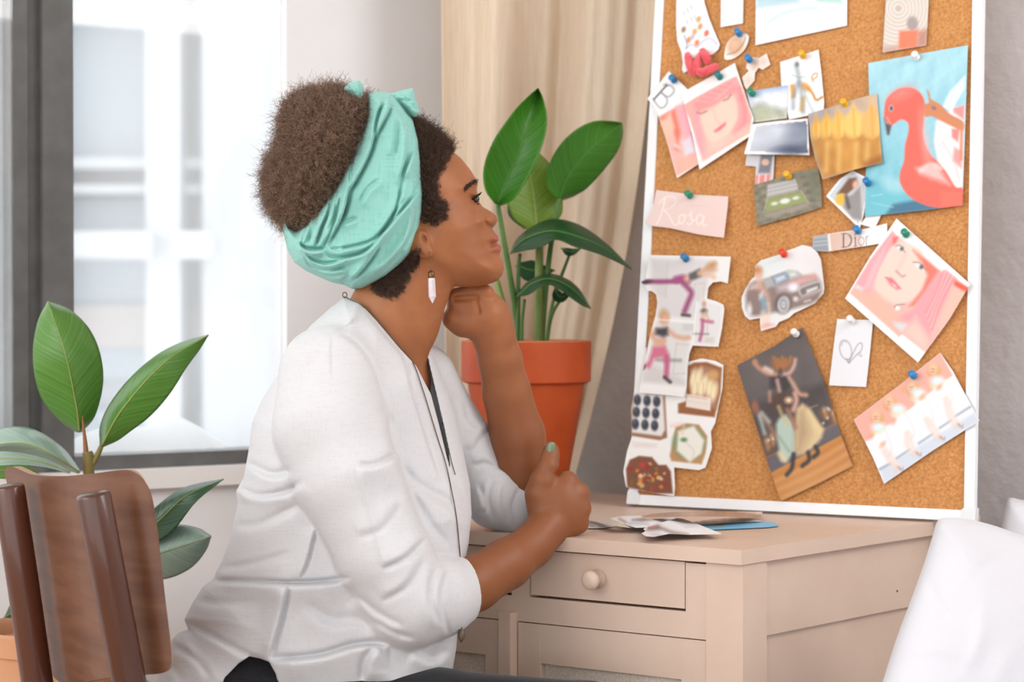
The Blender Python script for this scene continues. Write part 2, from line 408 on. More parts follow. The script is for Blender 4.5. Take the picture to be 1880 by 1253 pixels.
# ================================================================ chair
M_wood = mat('walnut_stain', (98, 54, 35), .28, (72, 38, 24), 7, (1, 1, .12), bump=.05, bscale=60, spec=.5, coat=.25)
M_ply = mat('walnut_ply', (122, 82, 59), .38, (104, 66, 46), 30, (.25, .25, 2.2), bump=.04, bscale=90, coat=.1, spec=.4)
M_plyedge = mat('ply_edge', (176, 140, 116), .5)
ch = thing('dining_chair', 'dark walnut chair with a curved plywood back and two round posts behind the woman', 'chair', P(160, 1300, 2.46) * 1)
ORG[ch] = Vector((ch.location.x, ch.location.y, 0)); ch.location = ORG[ch]
def dch(u): # depth of the back board at photo column u
    t = (u - 10) / 300.0
    return 2.60 - .20 * t + .085 * (2 * t - 1) ** 2 - .045
out = [(8, 866), (20, 857), (35, 862), (60, 872), (110, 875), (170, 870), (225, 863), (248, 868), (266, 884), (279, 912), (289, 970), (298, 1050), (307, 1130), (315, 1205), (311, 1228), (296, 1237), (262, 1240), (200, 1245), (140, 1256), (112, 1254), (92, 1235), (76, 1198), (62, 1130), (46, 1050), (30, 970), (16, 900)]
def dpost(u): return 2.585 - .26 * (u - 40) / 160
def dch(u): return dpost(u) + .038 + (.23 * ((u - 120) / 195.) ** 2 if u > 120 else .05 * ((120 - u) / 110.) ** 2)
fwd = Vector((.84, .54, 0))
def chf(u, v): return P(u, v, dch(u + (870 - v) * .17))
def chb(u, v):
    q = chf(u, v); s = u + (870 - v) * .17
    t = (P(s + 3, 900, dch(s + 3)) - P(s - 3, 900, dch(s - 3))); t.z = 0; n = Vector((-t.y, t.x, 0)).normalized()
    if n.dot(fwd) < 0: n = -n
    return q + n * .011
vs, fs = slab(closed_spline(out, 4), 5, chf, chb)
bk = obj('backrest', vs, fs, [M_ply, M_plyedge], ch); sharp(bk, 50)
for q in list(bk.data.polygons)[sum(1 for f in fs if max(f) < len(vs) // 2 or min(f) >= len(vs) // 2):]: q.material_index = 1
def post(p, r):
    path = [P(*q) for q in p]; n = 20
    d0 = (path[0] - path[1]).normalized(); k = [path[0] + d0 * .0045] + path
    vs, fs = tube([path[0] + d0 * .005] + [path[0] + d0 * .003] + path, [r * .72, r * .93] + [r] * len(path), n)
    o = obj('post', vs, fs, M_wood, ch); sharp(o, 60); return path[-1]
pl_ = post([(16, 897, 2.600), (42, 1070, 2.607), (68, 1253, 2.62), (108, 1490, 2.64)], .0205)
pr_ = post([(172, 912, 2.345), (200, 1060, 2.352), (237, 1253, 2.365), (282, 1500, 2.38)], .0202)
sz = .44
pl_.z = pr_.z = sz; mid = (pl_ + pr_) / 2; sd_ = (pr_ - pl_); wv = Vector((sd_.x, sd_.y, 0)).normalized(); fv = Vector((-wv.y, wv.x, 0))
if fv.dot(fwd) < 0: fv = -fv
lp = closed_spline([mid - wv * .19 - fv * .03, mid + wv * .19 - fv * .03, mid + wv * .23 + fv * .2, mid + wv * .19 + fv * .40, mid - wv * .19 + fv * .40, mid - wv * .23 + fv * .2], 6)
bm = bmesh.new(); prism(bm, [Vector(q) for q in lp], (0, 0, .028)); bmobj('seat', bm, M_ply, ch, bevel=.006)
for q, tgt in ((pl_, pl_ - fv * .05), (pr_, pr_ - fv * .05), (mid - wv * .16 + fv * .36, mid - wv * .18 + fv * .39), (mid + wv * .16 + fv * .36, mid + wv * .18 + fv * .39)):
    a = Vector((q.x, q.y, sz + .012)); b = Vector((tgt.x, tgt.y, 0)); v_, f_ = tube([a, a.lerp(b, .5), b], [.0195, .018, .013], 16); obj('leg', v_, f_, M_wood, ch)
# ================================================================ bed and pillows
M_linen = mat('white_cotton', (214, 214, 219), .85, bump=.12, bscale=300, sheen=.2)
M_bedwood = mat('pale_bed_wood', (190, 165, 140), .5)
bed = thing('bed', 'white mattress on a low wooden frame beside the desk, under the pillows', 'bed', tuple(D(-.6, .1, 0)))
def bbox(name, a0, a1, b0, b1, z0, z1, m, bev):
    bm = bmesh.new(); hexa(bm, [D(a0, b0, z0), D(a1, b0, z0), D(a1, b1, z0), D(a0, b1, z0), D(a0, b0, z1), D(a1, b0, z1), D(a1, b1, z1), D(a0, b1, z1)]); return bmobj(name, bm, m, bed, bevel=bev, segs=4)
bbox('mattress', -1.35, -.05, -1.2, .62, .24, .434, M_linen, .03)
bbox('bed_frame', -1.37, -.03, -1.22, .64, .12, .2395, M_bedwood, .006)
for a_, b_ in ((-1.33, -1.16), (-.08, -1.16), (-1.33, .56), (-.08, .56)): bbox('leg', a_ - .03, a_ + .03, b_ - .03, b_ + .03, 0, .1195, M_bedwood, .004)
big = closed_spline([(1598, 1330), (1622, 1248), (1647, 1170), (1674, 1098), (1698, 1030), (1712, 985), (1722, 956), (1742, 951), (1772, 953), (1820, 964), (1880, 984), (1960, 1006), (2050, 1040), (2072, 1075), (2060, 1200), (2020, 1380), (1985, 1470), (1940, 1482), (1780, 1478), (1640, 1466), (1592, 1425)], 4)
def crease(lines):
    def f(U, V):
        o = np.zeros(len(U))
        for pts, a, w in lines:
            d, _, _, s, t = near_poly(catmull(pts, 6), U, V, False); o += a * np.exp(-(d / w) ** 2) * np.sin(np.pi * np.clip(t, .08, .92))
        return o + .0022 * wob(U, V, .03, 3)
    return f
vs, fs = inflate(big, 6, lambda u, v: 2.50 + .0004 * (u - 1750) - .00022 * (v - 1100), 190, .085,
    crease([([(1730, 965), (1790, 1010), (1840, 1060)], .006, 16), ([(1880, 1000), (1840, 1015), (1790, 1060)], -.005, 10), ([(1770, 1240), (1800, 1170), (1800, 1100)], .006, 14), ([(1700, 1060), (1730, 1120), (1760, 1150)], -.004, 10), ([(1870, 1180), (1840, 1230), (1820, 1300)], .006, 20), ([(1660, 1200), (1720, 1190), (1780, 1210)], .004, 14)]), .55)
tag(obj('pillow', vs, fs, M_linen), 'large white pillow leaning at the right end of the desk', 'pillow', 'white pillows')
sml = closed_spline([(1836, 985), (1843, 940), (1852, 915), (1880, 919), (1950, 926), (2040, 940), (2060, 980), (2055, 1180), (2030, 1320), (1950, 1344), (1860, 1326), (1838, 1200), (1833, 1060)], 4)
vs, fs = inflate(sml, 7, lambda u, v: 2.93 + .0002 * (1000 - v), 130, .07, lambda U, V: .002 * wob(U, V, .04, 5))
tag(obj('pillow', vs, fs, M_linen), 'white pillow partly hidden behind the larger one, against the rough wall', 'pillow', 'white pillows')
# ================================================================ curtain
M_curt = mat('cream_linen_curtain', (244, 229, 209), .9, (236, 218, 194), 300, (1, 1, .04), bump=.15, bscale=500, trans=.30)
vs, fs = [], []; nu, nv = 260, 60
def cfold(s, t):
    return .040 * math.sin(s * 15.5 + .9 * math.sin(s * 7) + .25 * t) + .014 * math.sin(s * 33 + 1 + .5 * t) + .003 * math.sin(s * 70 + t)
for j in range(nv + 1):
    t = j / nv; py = -1480 + 2760 * t
    for i in range(nu + 1):
        s = i / nu
        tt = max(-.6, py / 860.)
        xl = 810 + 10 * tt; xr = 1206 - 62 * max(0, tt) - 84 * max(0, tt) ** 2.2 if tt < 1.02 else 1206 - 150 - 30 * (tt - 1)
        u = xl + (xr - xl) * s
        d = 3.44 + .09 * math.sin(math.pi * min(1, s * 1.05)) + (.02 * s) + cfold(s, t) * (.6 + .4 * t)
        vs.append(P(u, py, d))
for j in range(nv):
    for i in range(nu):
        k = j * (nu + 1) + i; fs.append((k, k + 1, k + nu + 2, k + nu + 1))
cu_ = obj('curtain', vs, fs, M_curt)
tag(cu_, 'cream linen curtain hanging in folds in the corner between window and cork board', 'curtain')
so = cu_.modifiers.new('thickness', 'SOLIDIFY'); so.thickness = .0015
# ================================================================ plants
def leafmat(name, c, c2, back, rough=.35):
    t = NT(name); b = t.b; b.inputs['Roughness'].default_value = rough; b.inputs['Specular IOR Level'].default_value = .45
    at = t.n('ShaderNodeAttribute'); at.attribute_name = 'leaf'                # x: across (-1..1), y: along
    sp = t.n('ShaderNodeSeparateXYZ'); t.l(at.outputs['Vector'], sp.inputs[0])
    ab = t.n('ShaderNodeMath', operation='ABSOLUTE'); t.l(sp.outputs[0], ab.inputs[0])
    ph = t.n('ShaderNodeMath', operation='MULTIPLY_ADD'); t.l(ab.outputs[0], ph.inputs[0]); ph.inputs[1].default_value = -.22; t.l(sp.outputs[1], ph.inputs[2])
    cb = t.n('ShaderNodeCombineXYZ'); t.l(ph.outputs[0], cb.inputs[0])
    wv = t.n('ShaderNodeTexNoise'); wv.inputs['Scale'].default_value = 34; wv.inputs['Detail'].default_value = 2; t.l(cb.outputs[0], wv.inputs['Vector'])
    r = t.n('ShaderNodeValToRGB'); r.color_ramp.elements[0].position = .35; r.color_ramp.elements[1].position = .68
    r.color_ramp.elements[0].color = L4(c); r.color_ramp.elements[1].color = L4(c2); t.l(wv.outputs['Fac'], r.inputs[0])
    ge = t.n('ShaderNodeNewGeometry'); mx = t.n('ShaderNodeMix', data_type='RGBA'); t.l(ge.outputs['Backfacing'], mx.inputs[0]); t.l(r.outputs[0], mx.inputs[6]); mx.inputs[7].default_value = L4(back)
    t.l(mx.outputs[2], b.inputs['Base Color'])
    bp = t.n('ShaderNodeBump'); bp.inputs['Strength'].default_value = .35; bp.inputs['Distance'].default_value = .003; t.l(wv.outputs['Fac'], bp.inputs['Height']); t.l(bp.outputs[0], b.inputs['Normal'])
    tr = t.n('ShaderNodeBsdfTranslucent'); t.l(mx.outputs[2], tr.inputs[0]); ms = t.n('ShaderNodeMixShader'); ms.inputs[0].default_value = .28
    t.l(b.outputs[0], ms.inputs[1]); t.l(tr.outputs[0], ms.inputs[2]); t.l(ms.outputs[0], t.out.inputs['Surface']); return t.m
def leaf(parent, mid, wl, wr, m, mv, fl=0., frr=0., n=40, k=9, wave=0, vein=.0012, tip=1.0, name='leaf', side=-1):
    """mid: (px, py, depth) midrib, base first; wl / wr: half widths in px along it; fl / frr: depth of the two rims relative to the rib"""
    M = catmull(mid, 12); M = np.array(M); sl = np.r_[0, np.cumsum(np.linalg.norm(np.diff(M[:, :2], axis=0), axis=1))]; sl /= sl[-1]
    ts = np.linspace(0, 1, n); C = np.stack([np.interp(ts, sl, M[:, i]) for i in range(3)], 1)
    T = np.gradient(C[:, :2], axis=0); T /= np.linalg.norm(T, axis=1)[:, None] + 1e-9; N = np.stack([-T[:, 1], T[:, 0]], 1)
    def prof(w):
        w = catmull([(x, y, 0) for x, y in w], 8); w = np.array(w); return np.maximum(np.interp(ts, w[:, 0], w[:, 1]), .4)
    A, B = prof(wl), prof(wr); vs, at = [], []
    for i in range(n):
        for j in range(-k, k + 1):
            q = j / k; w = (A[i] if q < 0 else B[i]) * q; dd = (fl if q < 0 else frr) * abs(q) ** 1.5 + wave * math.sin(ts[i] * 21 + (2 if q < 0 else 0)) * abs(q) ** 2
            vs.append(P(C[i, 0] + N[i, 0] * w, C[i, 1] + N[i, 1] * w, C[i, 2] + dd)); at.append((q, ts[i], 0))
    r = 2 * k + 1; fs = [(i * r + j, i * r + j + 1, (i + 1) * r + j + 1, (i + 1) * r + j) for i in range(n - 1) for j in range(r - 1)]
    nn = (vs[r + k + 1] - vs[r + k]).cross(vs[2 * r + k] - vs[r + k])
    toc = (CAM - vs[r * (n // 2) + k])
    a, b, c = vs[r * (n // 2) + k], vs[r * (n // 2) + k + 1], vs[r * (n // 2 + 1) + k]
    if (b - a).cross(c - a).dot(toc) * side > 0: fs = [f[::-1] for f in fs]
    o = obj(name, vs, fs, m, parent); ca = o.data.attributes.new('leaf', 'FLOAT_VECTOR', 'POINT'); ca.data.foreach_set('vector', np.array(at, float).ravel())
    so = o.modifiers.new('thickness', 'SOLIDIFY'); so.thickness = .0008; so.offset = 0
    if vein:
        pth = [P(C[i, 0], C[i, 1], C[i, 2] - .0006) for i in range(n)]; v_, f_ = tube(pth, [vein * (1 - .75 * t) for t in ts], 8); obj('midrib', v_, f_, mv, o)
    return o
def stem(parent, pts, r, m, name='stem'):
    q = catmull(pts, 8); n = len(q); rr = [r[0] + (r[1] - r[0]) * i / (n - 1) for i in range(n)]
    v_, f_ = tube([P(*x) for x in q], rr, 12); return obj(name, v_, f_, m, parent)
def terracotta(name):
    return mat(name, (186, 80, 30), .5, (168, 64, 20), 9, bump=.06, bscale=80, spec=.35)
M_terra = terracotta('terracotta'); M_rim = mat('terracotta_rim', (204, 128, 92), .75, (190, 108, 70), 30)
M_soil = mat('potting_soil', (62, 46, 36), .95, (40, 30, 24), 60, bump=.8, bscale=120)
M_st = mat('leaf_stalk_green', (88, 126, 60), .45, (70, 108, 48), 20); M_st2 = mat('pale_stalk_green', (128, 150, 78), .45)
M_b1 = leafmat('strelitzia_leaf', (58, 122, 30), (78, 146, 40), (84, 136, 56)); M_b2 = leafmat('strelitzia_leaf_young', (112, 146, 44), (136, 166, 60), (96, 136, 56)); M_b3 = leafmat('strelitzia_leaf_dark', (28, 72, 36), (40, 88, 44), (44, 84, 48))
M_vein = mat('green_vein', (84, 138, 56), .4); M_vein2 = mat('pale_vein', (150, 164, 92), .4)
# --- bird-of-paradise plant in a terracotta pot on the desk
pd = 3.25; pb = G(966, 917, DESK_Z); sc_ = pd / F; pb = Vector((P(966, 900, pd).x, P(966, 900, pd).y, DESK_Z))
pt = thing('potted_plant', 'broad-leaved green plant in a terracotta pot at the back of the desk', 'plant', tuple(pb))
ht = P(966, 626, pd).z - DESK_Z
rr = 120.5 * sc_; rb = 62 * sc_ * 1.15; hr = 78 * sc_
v_, f_ = lathe([(rb * .94, 0), (rb, .004), (rr * .90 - .001, ht - hr), (rr * .915, ht - hr + .0005), (rr * .985, ht - hr + .004), (rr * .99, ht - .004), (rr * .985, ht - .001), (rr * .955, ht), (rr * .93, ht - .003), (rr * .90, ht - .03), (rr * .89, ht - .04)], pb, n=64)
po = obj('pot', v_, f_, M_terra, pt); sharp(po, 35)
v_, f_ = lathe([(rr * .986, -.0012), (rr * .985, .0006), (rr * .95, .0010), (rr * .925, -.002)], pb + Z * ht, n=64); obj('pot_rim', v_, f_, M_rim, po)
v_, f_ = lathe([(rr * .885, 0), (rr * .5, .006), (.001, .008)], pb + Z * (ht - .035), n=40); obj('soil', v_, f_, M_soil, pt)
q = pd
stem(pt, [(962, 690, q), (945, 560, q - .03), (930, 470, q - .05), (914, 376, q - .06)], (.0055, .0038), M_st)
leaf(pt, [(914, 376, q - .06), (930, 330, q - .06), (962, 255, q - .07), (988, 162, q - .05)], [(0, 6), (.08, 30), (.25, 48), (.5, 50), (.75, 34), (.92, 13), (1, 0)], [(0, 6), (.08, 24), (.25, 34), (.5, 36), (.75, 32), (.92, 15), (1, 0)], M_b1, M_vein, -.03, -.02)
stem(pt, [(986, 690, q), (989, 560, q), (990, 430, q), (986, 420, q)], (.0085, .005), M_st2)
leaf(pt, [(986, 422, q + .03), (982, 370, q + .03), (972, 310, q + .03), (966, 262, q + .04)], [(0, 16), (.15, 42), (.4, 50), (.6, 40), (.8, 26), (1, 0)], [(0, 14), (.15, 46), (.4, 50), (.6, 46), (.8, 30), (1, 0)], M_b2, M_vein2, .02, .015)
stem(pt, [(990, 690, q + .01), (1003, 520, q), (1016, 420, q), (1027, 364, q)], (.005, .0036), M_st)
leaf(pt, [(1027, 366, q), (1040, 330, q - .01), (1080, 278, q - .02), (1142, 226, q - .02)], [(0, 6), (.1, 30), (.3, 44), (.55, 46), (.78, 36), (.93, 15), (1, 0)], [(0, 6), (.1, 30), (.3, 42), (.55, 44), (.78, 36), (.93, 18), (1, 0)], M_b1, M_vein, -.015, .03)
stem(pt, [(950, 690, q - .02), (951, 560, q - .03), (952, 490, q - .03), (955, 466, q - .03)], (.0042, .003), M_st)
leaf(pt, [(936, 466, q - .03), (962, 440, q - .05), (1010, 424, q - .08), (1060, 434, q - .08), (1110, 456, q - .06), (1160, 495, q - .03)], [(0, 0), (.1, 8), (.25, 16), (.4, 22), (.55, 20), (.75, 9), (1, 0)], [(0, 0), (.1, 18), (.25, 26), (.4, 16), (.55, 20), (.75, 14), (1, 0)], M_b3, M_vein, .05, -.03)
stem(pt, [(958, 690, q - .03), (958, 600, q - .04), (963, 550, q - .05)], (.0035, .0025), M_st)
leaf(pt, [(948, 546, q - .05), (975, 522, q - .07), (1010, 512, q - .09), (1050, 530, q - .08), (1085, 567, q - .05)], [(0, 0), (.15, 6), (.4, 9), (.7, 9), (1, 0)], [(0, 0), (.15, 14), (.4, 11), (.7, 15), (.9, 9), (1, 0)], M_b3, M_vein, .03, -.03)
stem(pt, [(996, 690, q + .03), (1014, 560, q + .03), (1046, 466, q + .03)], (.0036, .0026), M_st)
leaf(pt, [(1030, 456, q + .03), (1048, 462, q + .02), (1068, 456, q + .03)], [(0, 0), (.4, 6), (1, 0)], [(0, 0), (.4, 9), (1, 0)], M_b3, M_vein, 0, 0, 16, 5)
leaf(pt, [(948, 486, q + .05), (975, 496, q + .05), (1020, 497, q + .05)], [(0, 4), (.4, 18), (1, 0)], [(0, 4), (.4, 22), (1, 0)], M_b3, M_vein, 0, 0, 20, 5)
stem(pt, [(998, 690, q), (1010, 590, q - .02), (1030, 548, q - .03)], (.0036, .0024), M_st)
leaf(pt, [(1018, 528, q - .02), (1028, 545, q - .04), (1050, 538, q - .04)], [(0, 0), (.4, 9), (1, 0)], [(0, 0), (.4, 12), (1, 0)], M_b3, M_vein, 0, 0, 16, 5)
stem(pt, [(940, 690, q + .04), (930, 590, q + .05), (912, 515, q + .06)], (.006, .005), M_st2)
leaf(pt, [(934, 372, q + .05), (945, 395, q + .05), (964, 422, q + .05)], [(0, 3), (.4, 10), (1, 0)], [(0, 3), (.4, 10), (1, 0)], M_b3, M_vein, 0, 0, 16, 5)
# --- rubber plant behind the chair
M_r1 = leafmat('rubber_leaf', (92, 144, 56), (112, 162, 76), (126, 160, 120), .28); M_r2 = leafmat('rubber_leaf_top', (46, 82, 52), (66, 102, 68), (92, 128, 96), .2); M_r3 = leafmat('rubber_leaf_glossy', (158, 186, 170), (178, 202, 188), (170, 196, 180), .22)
M_rv = mat('yellow_green_vein', (150, 158, 84), .4); M_rs = mat('reddish_sheath', (160, 104, 66), .5); M_trunk = mat('olive_stem', (132, 120, 66), .55)
rd = 2.92
rp = thing('rubber_plant', 'rubber plant with large oval leaves behind the walnut chair by the window', 'plant', (P(120, 1200, rd).x, P(120, 1200, rd).y, 0))
stem(rp, [(120, 1200, rd), (140, 1050, rd), (160, 930, rd), (163, 850, rd), (160, 830, rd)], (.009, .0075), M_trunk)
stem(rp, [(160, 868, rd), (157, 820, rd - .004), (150, 755, rd - .01)], (.006, .0008), M_rs, 'sheath')
stem(rp, [(163, 862, rd), (176, 842, rd), (186, 820, rd)], (.0048, .0036), M_trunk)
leaf(rp, [(146, 794, rd), (140, 745, rd - .02), (120, 650, rd - .04), (88, 553, rd - .02)], [(0, 4), (.1, 34), (.3, 60), (.5, 64), (.7, 54), (.88, 30), (1, 0)], [(0, 4), (.1, 30), (.3, 54), (.5, 62), (.7, 56), (.88, 34), (1, 0)], M_r1, M_rv, .02, .03, vein=.0014)
leaf(rp, [(186, 820, rd), (225, 752, rd - .03), (300, 668, rd - .05), (383, 615, rd - .03)], [(0, 3), (.12, 20), (.35, 26), (.6, 22), (.85, 12), (1, 0)], [(0, 3), (.12, 28), (.35, 48), (.6, 46), (.85, 22), (1, 0)], M_r1, M_rv, .05, .01, vein=.0014)
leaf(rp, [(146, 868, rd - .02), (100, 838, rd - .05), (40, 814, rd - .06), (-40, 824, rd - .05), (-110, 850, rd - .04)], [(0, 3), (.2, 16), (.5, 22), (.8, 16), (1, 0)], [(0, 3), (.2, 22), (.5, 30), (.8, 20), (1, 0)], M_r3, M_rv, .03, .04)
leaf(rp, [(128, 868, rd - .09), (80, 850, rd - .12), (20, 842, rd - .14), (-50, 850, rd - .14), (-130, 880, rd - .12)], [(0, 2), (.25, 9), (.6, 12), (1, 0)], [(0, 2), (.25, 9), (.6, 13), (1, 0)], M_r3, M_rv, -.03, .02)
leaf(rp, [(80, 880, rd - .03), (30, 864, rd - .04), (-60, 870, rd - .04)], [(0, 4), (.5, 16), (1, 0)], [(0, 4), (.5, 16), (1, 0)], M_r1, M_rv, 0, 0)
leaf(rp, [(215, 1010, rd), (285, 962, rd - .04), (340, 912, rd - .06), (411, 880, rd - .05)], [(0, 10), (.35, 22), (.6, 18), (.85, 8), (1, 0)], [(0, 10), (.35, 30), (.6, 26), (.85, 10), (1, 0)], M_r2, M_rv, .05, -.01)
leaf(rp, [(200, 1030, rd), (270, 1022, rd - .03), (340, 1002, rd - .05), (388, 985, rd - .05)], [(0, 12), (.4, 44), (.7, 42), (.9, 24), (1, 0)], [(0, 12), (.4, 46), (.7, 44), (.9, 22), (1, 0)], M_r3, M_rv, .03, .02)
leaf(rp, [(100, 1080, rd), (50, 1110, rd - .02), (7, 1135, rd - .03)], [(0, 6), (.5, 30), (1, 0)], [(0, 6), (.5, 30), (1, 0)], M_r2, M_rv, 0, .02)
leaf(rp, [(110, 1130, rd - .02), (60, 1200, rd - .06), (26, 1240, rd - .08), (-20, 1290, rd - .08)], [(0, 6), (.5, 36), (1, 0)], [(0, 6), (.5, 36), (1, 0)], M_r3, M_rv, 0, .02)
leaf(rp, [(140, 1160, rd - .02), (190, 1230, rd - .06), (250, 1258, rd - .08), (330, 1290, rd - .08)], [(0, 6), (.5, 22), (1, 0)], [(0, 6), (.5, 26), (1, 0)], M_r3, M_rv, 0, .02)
rb0 = ORG[rp]; hz = P(120, 1150, rd).z - .2
rpot = mat('peach_clay_pot', (214, 160, 122), .6, (204, 148, 110), 6)
v_, f_ = lathe([(.085, 0), (.09, .004), (.118, .17), (.124, .171), (.127, .2), (.12, .203), (.112, .196), (.108, .18)], rb0 + Z * hz, n=48); sharp(obj('pot', v_, f_, rpot, rp), 40)
v_, f_ = lathe([(.108, 0), (.001, .006)], rb0 + Z * (hz + .175), n=32); obj('soil', v_, f_, M_soil, rp)
# its stand
sd0 = thing('plant_stand', 'small wooden stand under the rubber plant pot', 'stand', tuple(rb0))
v_, f_ = lathe([(.14, 0), (.145, .003), (.145, .017), (.14, .02)], rb0 + Z * (hz - .0205), n=40); obj('stand_top', v_, f_, M_bedwood, sd0)
for k in range(4):
    a = math.pi / 4 + k * math.pi / 2; e_ = Vector((math.cos(a), math.sin(a), 0)); v_, f_ = tube([rb0 + e_ * .11 + Z * (hz - .02), rb0 + e_ * .13], [.012, .010], 12); obj('leg', v_, f_, M_bedwood, sd0)
# ================================================================ cork board
BL = G(1153, 926, DESK_Z + .0042); BR = G(1788, 958, DESK_Z + .0042); LEAN = math.radians(13)
bh = (BR - BL).normalized(); bn0 = Vector((bh.y, -bh.x, 0)).normalized()
if bn0.y > 0: bn0 = -bn0                                           # horizontal, towards the room
bu = (Z * math.cos(LEAN) - bn0 * math.sin(LEAN)).normalized(); bn = bh.cross(bu).normalized()
if bn.y > 0: bn = -bn
def B(px, py, o=0): return on_plane(px, py, BL + bn * o, bn)       # point o metres in front of the frame's face
M_al = mat('white_aluminium_frame', (238, 240, 242), .35, spec=.5)
M_cap = mat('white_plastic_cap', (226, 228, 230), .4)
t = NT('cork'); v = coords(t)
n1 = t.n('ShaderNodeTexNoise', Scale=230., Detail=3.); n2 = t.n('ShaderNodeTexVoronoi', Scale=330.); n3 = t.n('ShaderNodeTexNoise', Scale=9., Detail=3.)
for x in (n1, n2, n3): t.l(v, x.inputs['Vector'])
r1 = t.n('ShaderNodeValToRGB'); r1.color_ramp.elements[0].position = .30; r1.color_ramp.elements[0].color = L4((190, 126, 68)); r1.color_ramp.elements[1].position = .74; r1.color_ramp.elements[1].color = L4((222, 164, 102))
t.l(n1.outputs['Fac'], r1.inputs[0])
r2 = t.n('ShaderNodeValToRGB'); r2.color_ramp.elements[0].position = 0; r2.color_ramp.elements[0].color = (1, 1, 1, 1); r2.color_ramp.elements[1].position = 1; r2.color_ramp.elements[1].color = (.74, .68, .62, 1); t.l(n2.outputs['Color'], r2.inputs[0])
mx = t.n('ShaderNodeMix', data_type='RGBA', blend_type='MULTIPLY'); mx.inputs[0].default_value = .7; t.l(r1.outputs[0], mx.inputs[6]); t.l(r2.outputs[0], mx.inputs[7]); t.l(mx.outputs[2], t.b.inputs['Base Color'])
t.b.inputs['Roughness'].default_value = .9; bp = t.n('ShaderNodeBump', Strength=.25, Distance=.002); t.l(n1.outputs['Fac'], bp.inputs['Height']); t.l(bp.outputs[0], t.b.inputs['Normal'])
M_cork = t.m
board = thing('cork_board', 'large cork board with a white metal frame leaning on the desk against the wall', 'cork board', tuple(BL))
TOPY = -330
def edge(x0, x1, y): return x0 + (x1 - x0) * y / 925.0
LX = lambda y: edge(1203, 1153, y); RX = lambda y: edge(1804, 1788, y)
TL, TR = B(LX(TOPY), TOPY), B(RX(TOPY), TOPY)
fwid = .0155; fth = .016
def bar(name, a, b, c, d, m, f0, f1, bev=.0015):
    bm = bmesh.new(); hexa(bm, [q + bn * f1 for q in (a, b, c, d)] + [q + bn * f0 for q in (a, b, c, d)]); return bmobj(name, bm, m, board, bevel=bev)
def inn(p, sx, sy): return p + bh * sx * fwid + bu * sy * fwid
bar('cork_panel', inn(BL, .7, .7), inn(BR, -.7, .7), inn(TR, -.7, -.7), inn(TL, .7, -.7), M_cork, -.0028, -.012, 0)
bar('frame_bottom', BL, BR, inn(BR, -1, 1), inn(BL, 1, 1), M_al, 0, -fth)
bar('frame_top', inn(TL, 1, -1), inn(TR, -1, -1), TR, TL, M_al, 0, -fth)
bar('frame_side', BL, inn(BL, 1, 1), inn(TL, 1, -1), TL, M_al, 0, -fth)
bar('frame_side', inn(BR, -1, 1), BR, TR, inn(TR, -1, -1), M_al, 0, -fth)
for p, sx, sy in ((BL, 1, 1), (BR, -1, 1), (TL, 1, -1), (TR, -1, -1)):
    a = p - bh * sx * .002 - bu * sy * .0; w = .021
    q = [a, a + bh * sx * w * .98, a + bh * sx * w + bu * sy * w * .72, a + bh * sx * w * .72 + bu * sy * w, a + bu * sy * w]
    if sx * sy < 0: q = q[::-1]
    bm = bmesh.new(); prism(bm, [x + bn * .0022 for x in q], bn * -(fth + .0022)); bmobj('corner_cap', bm, M_cap, board, bevel=.002)
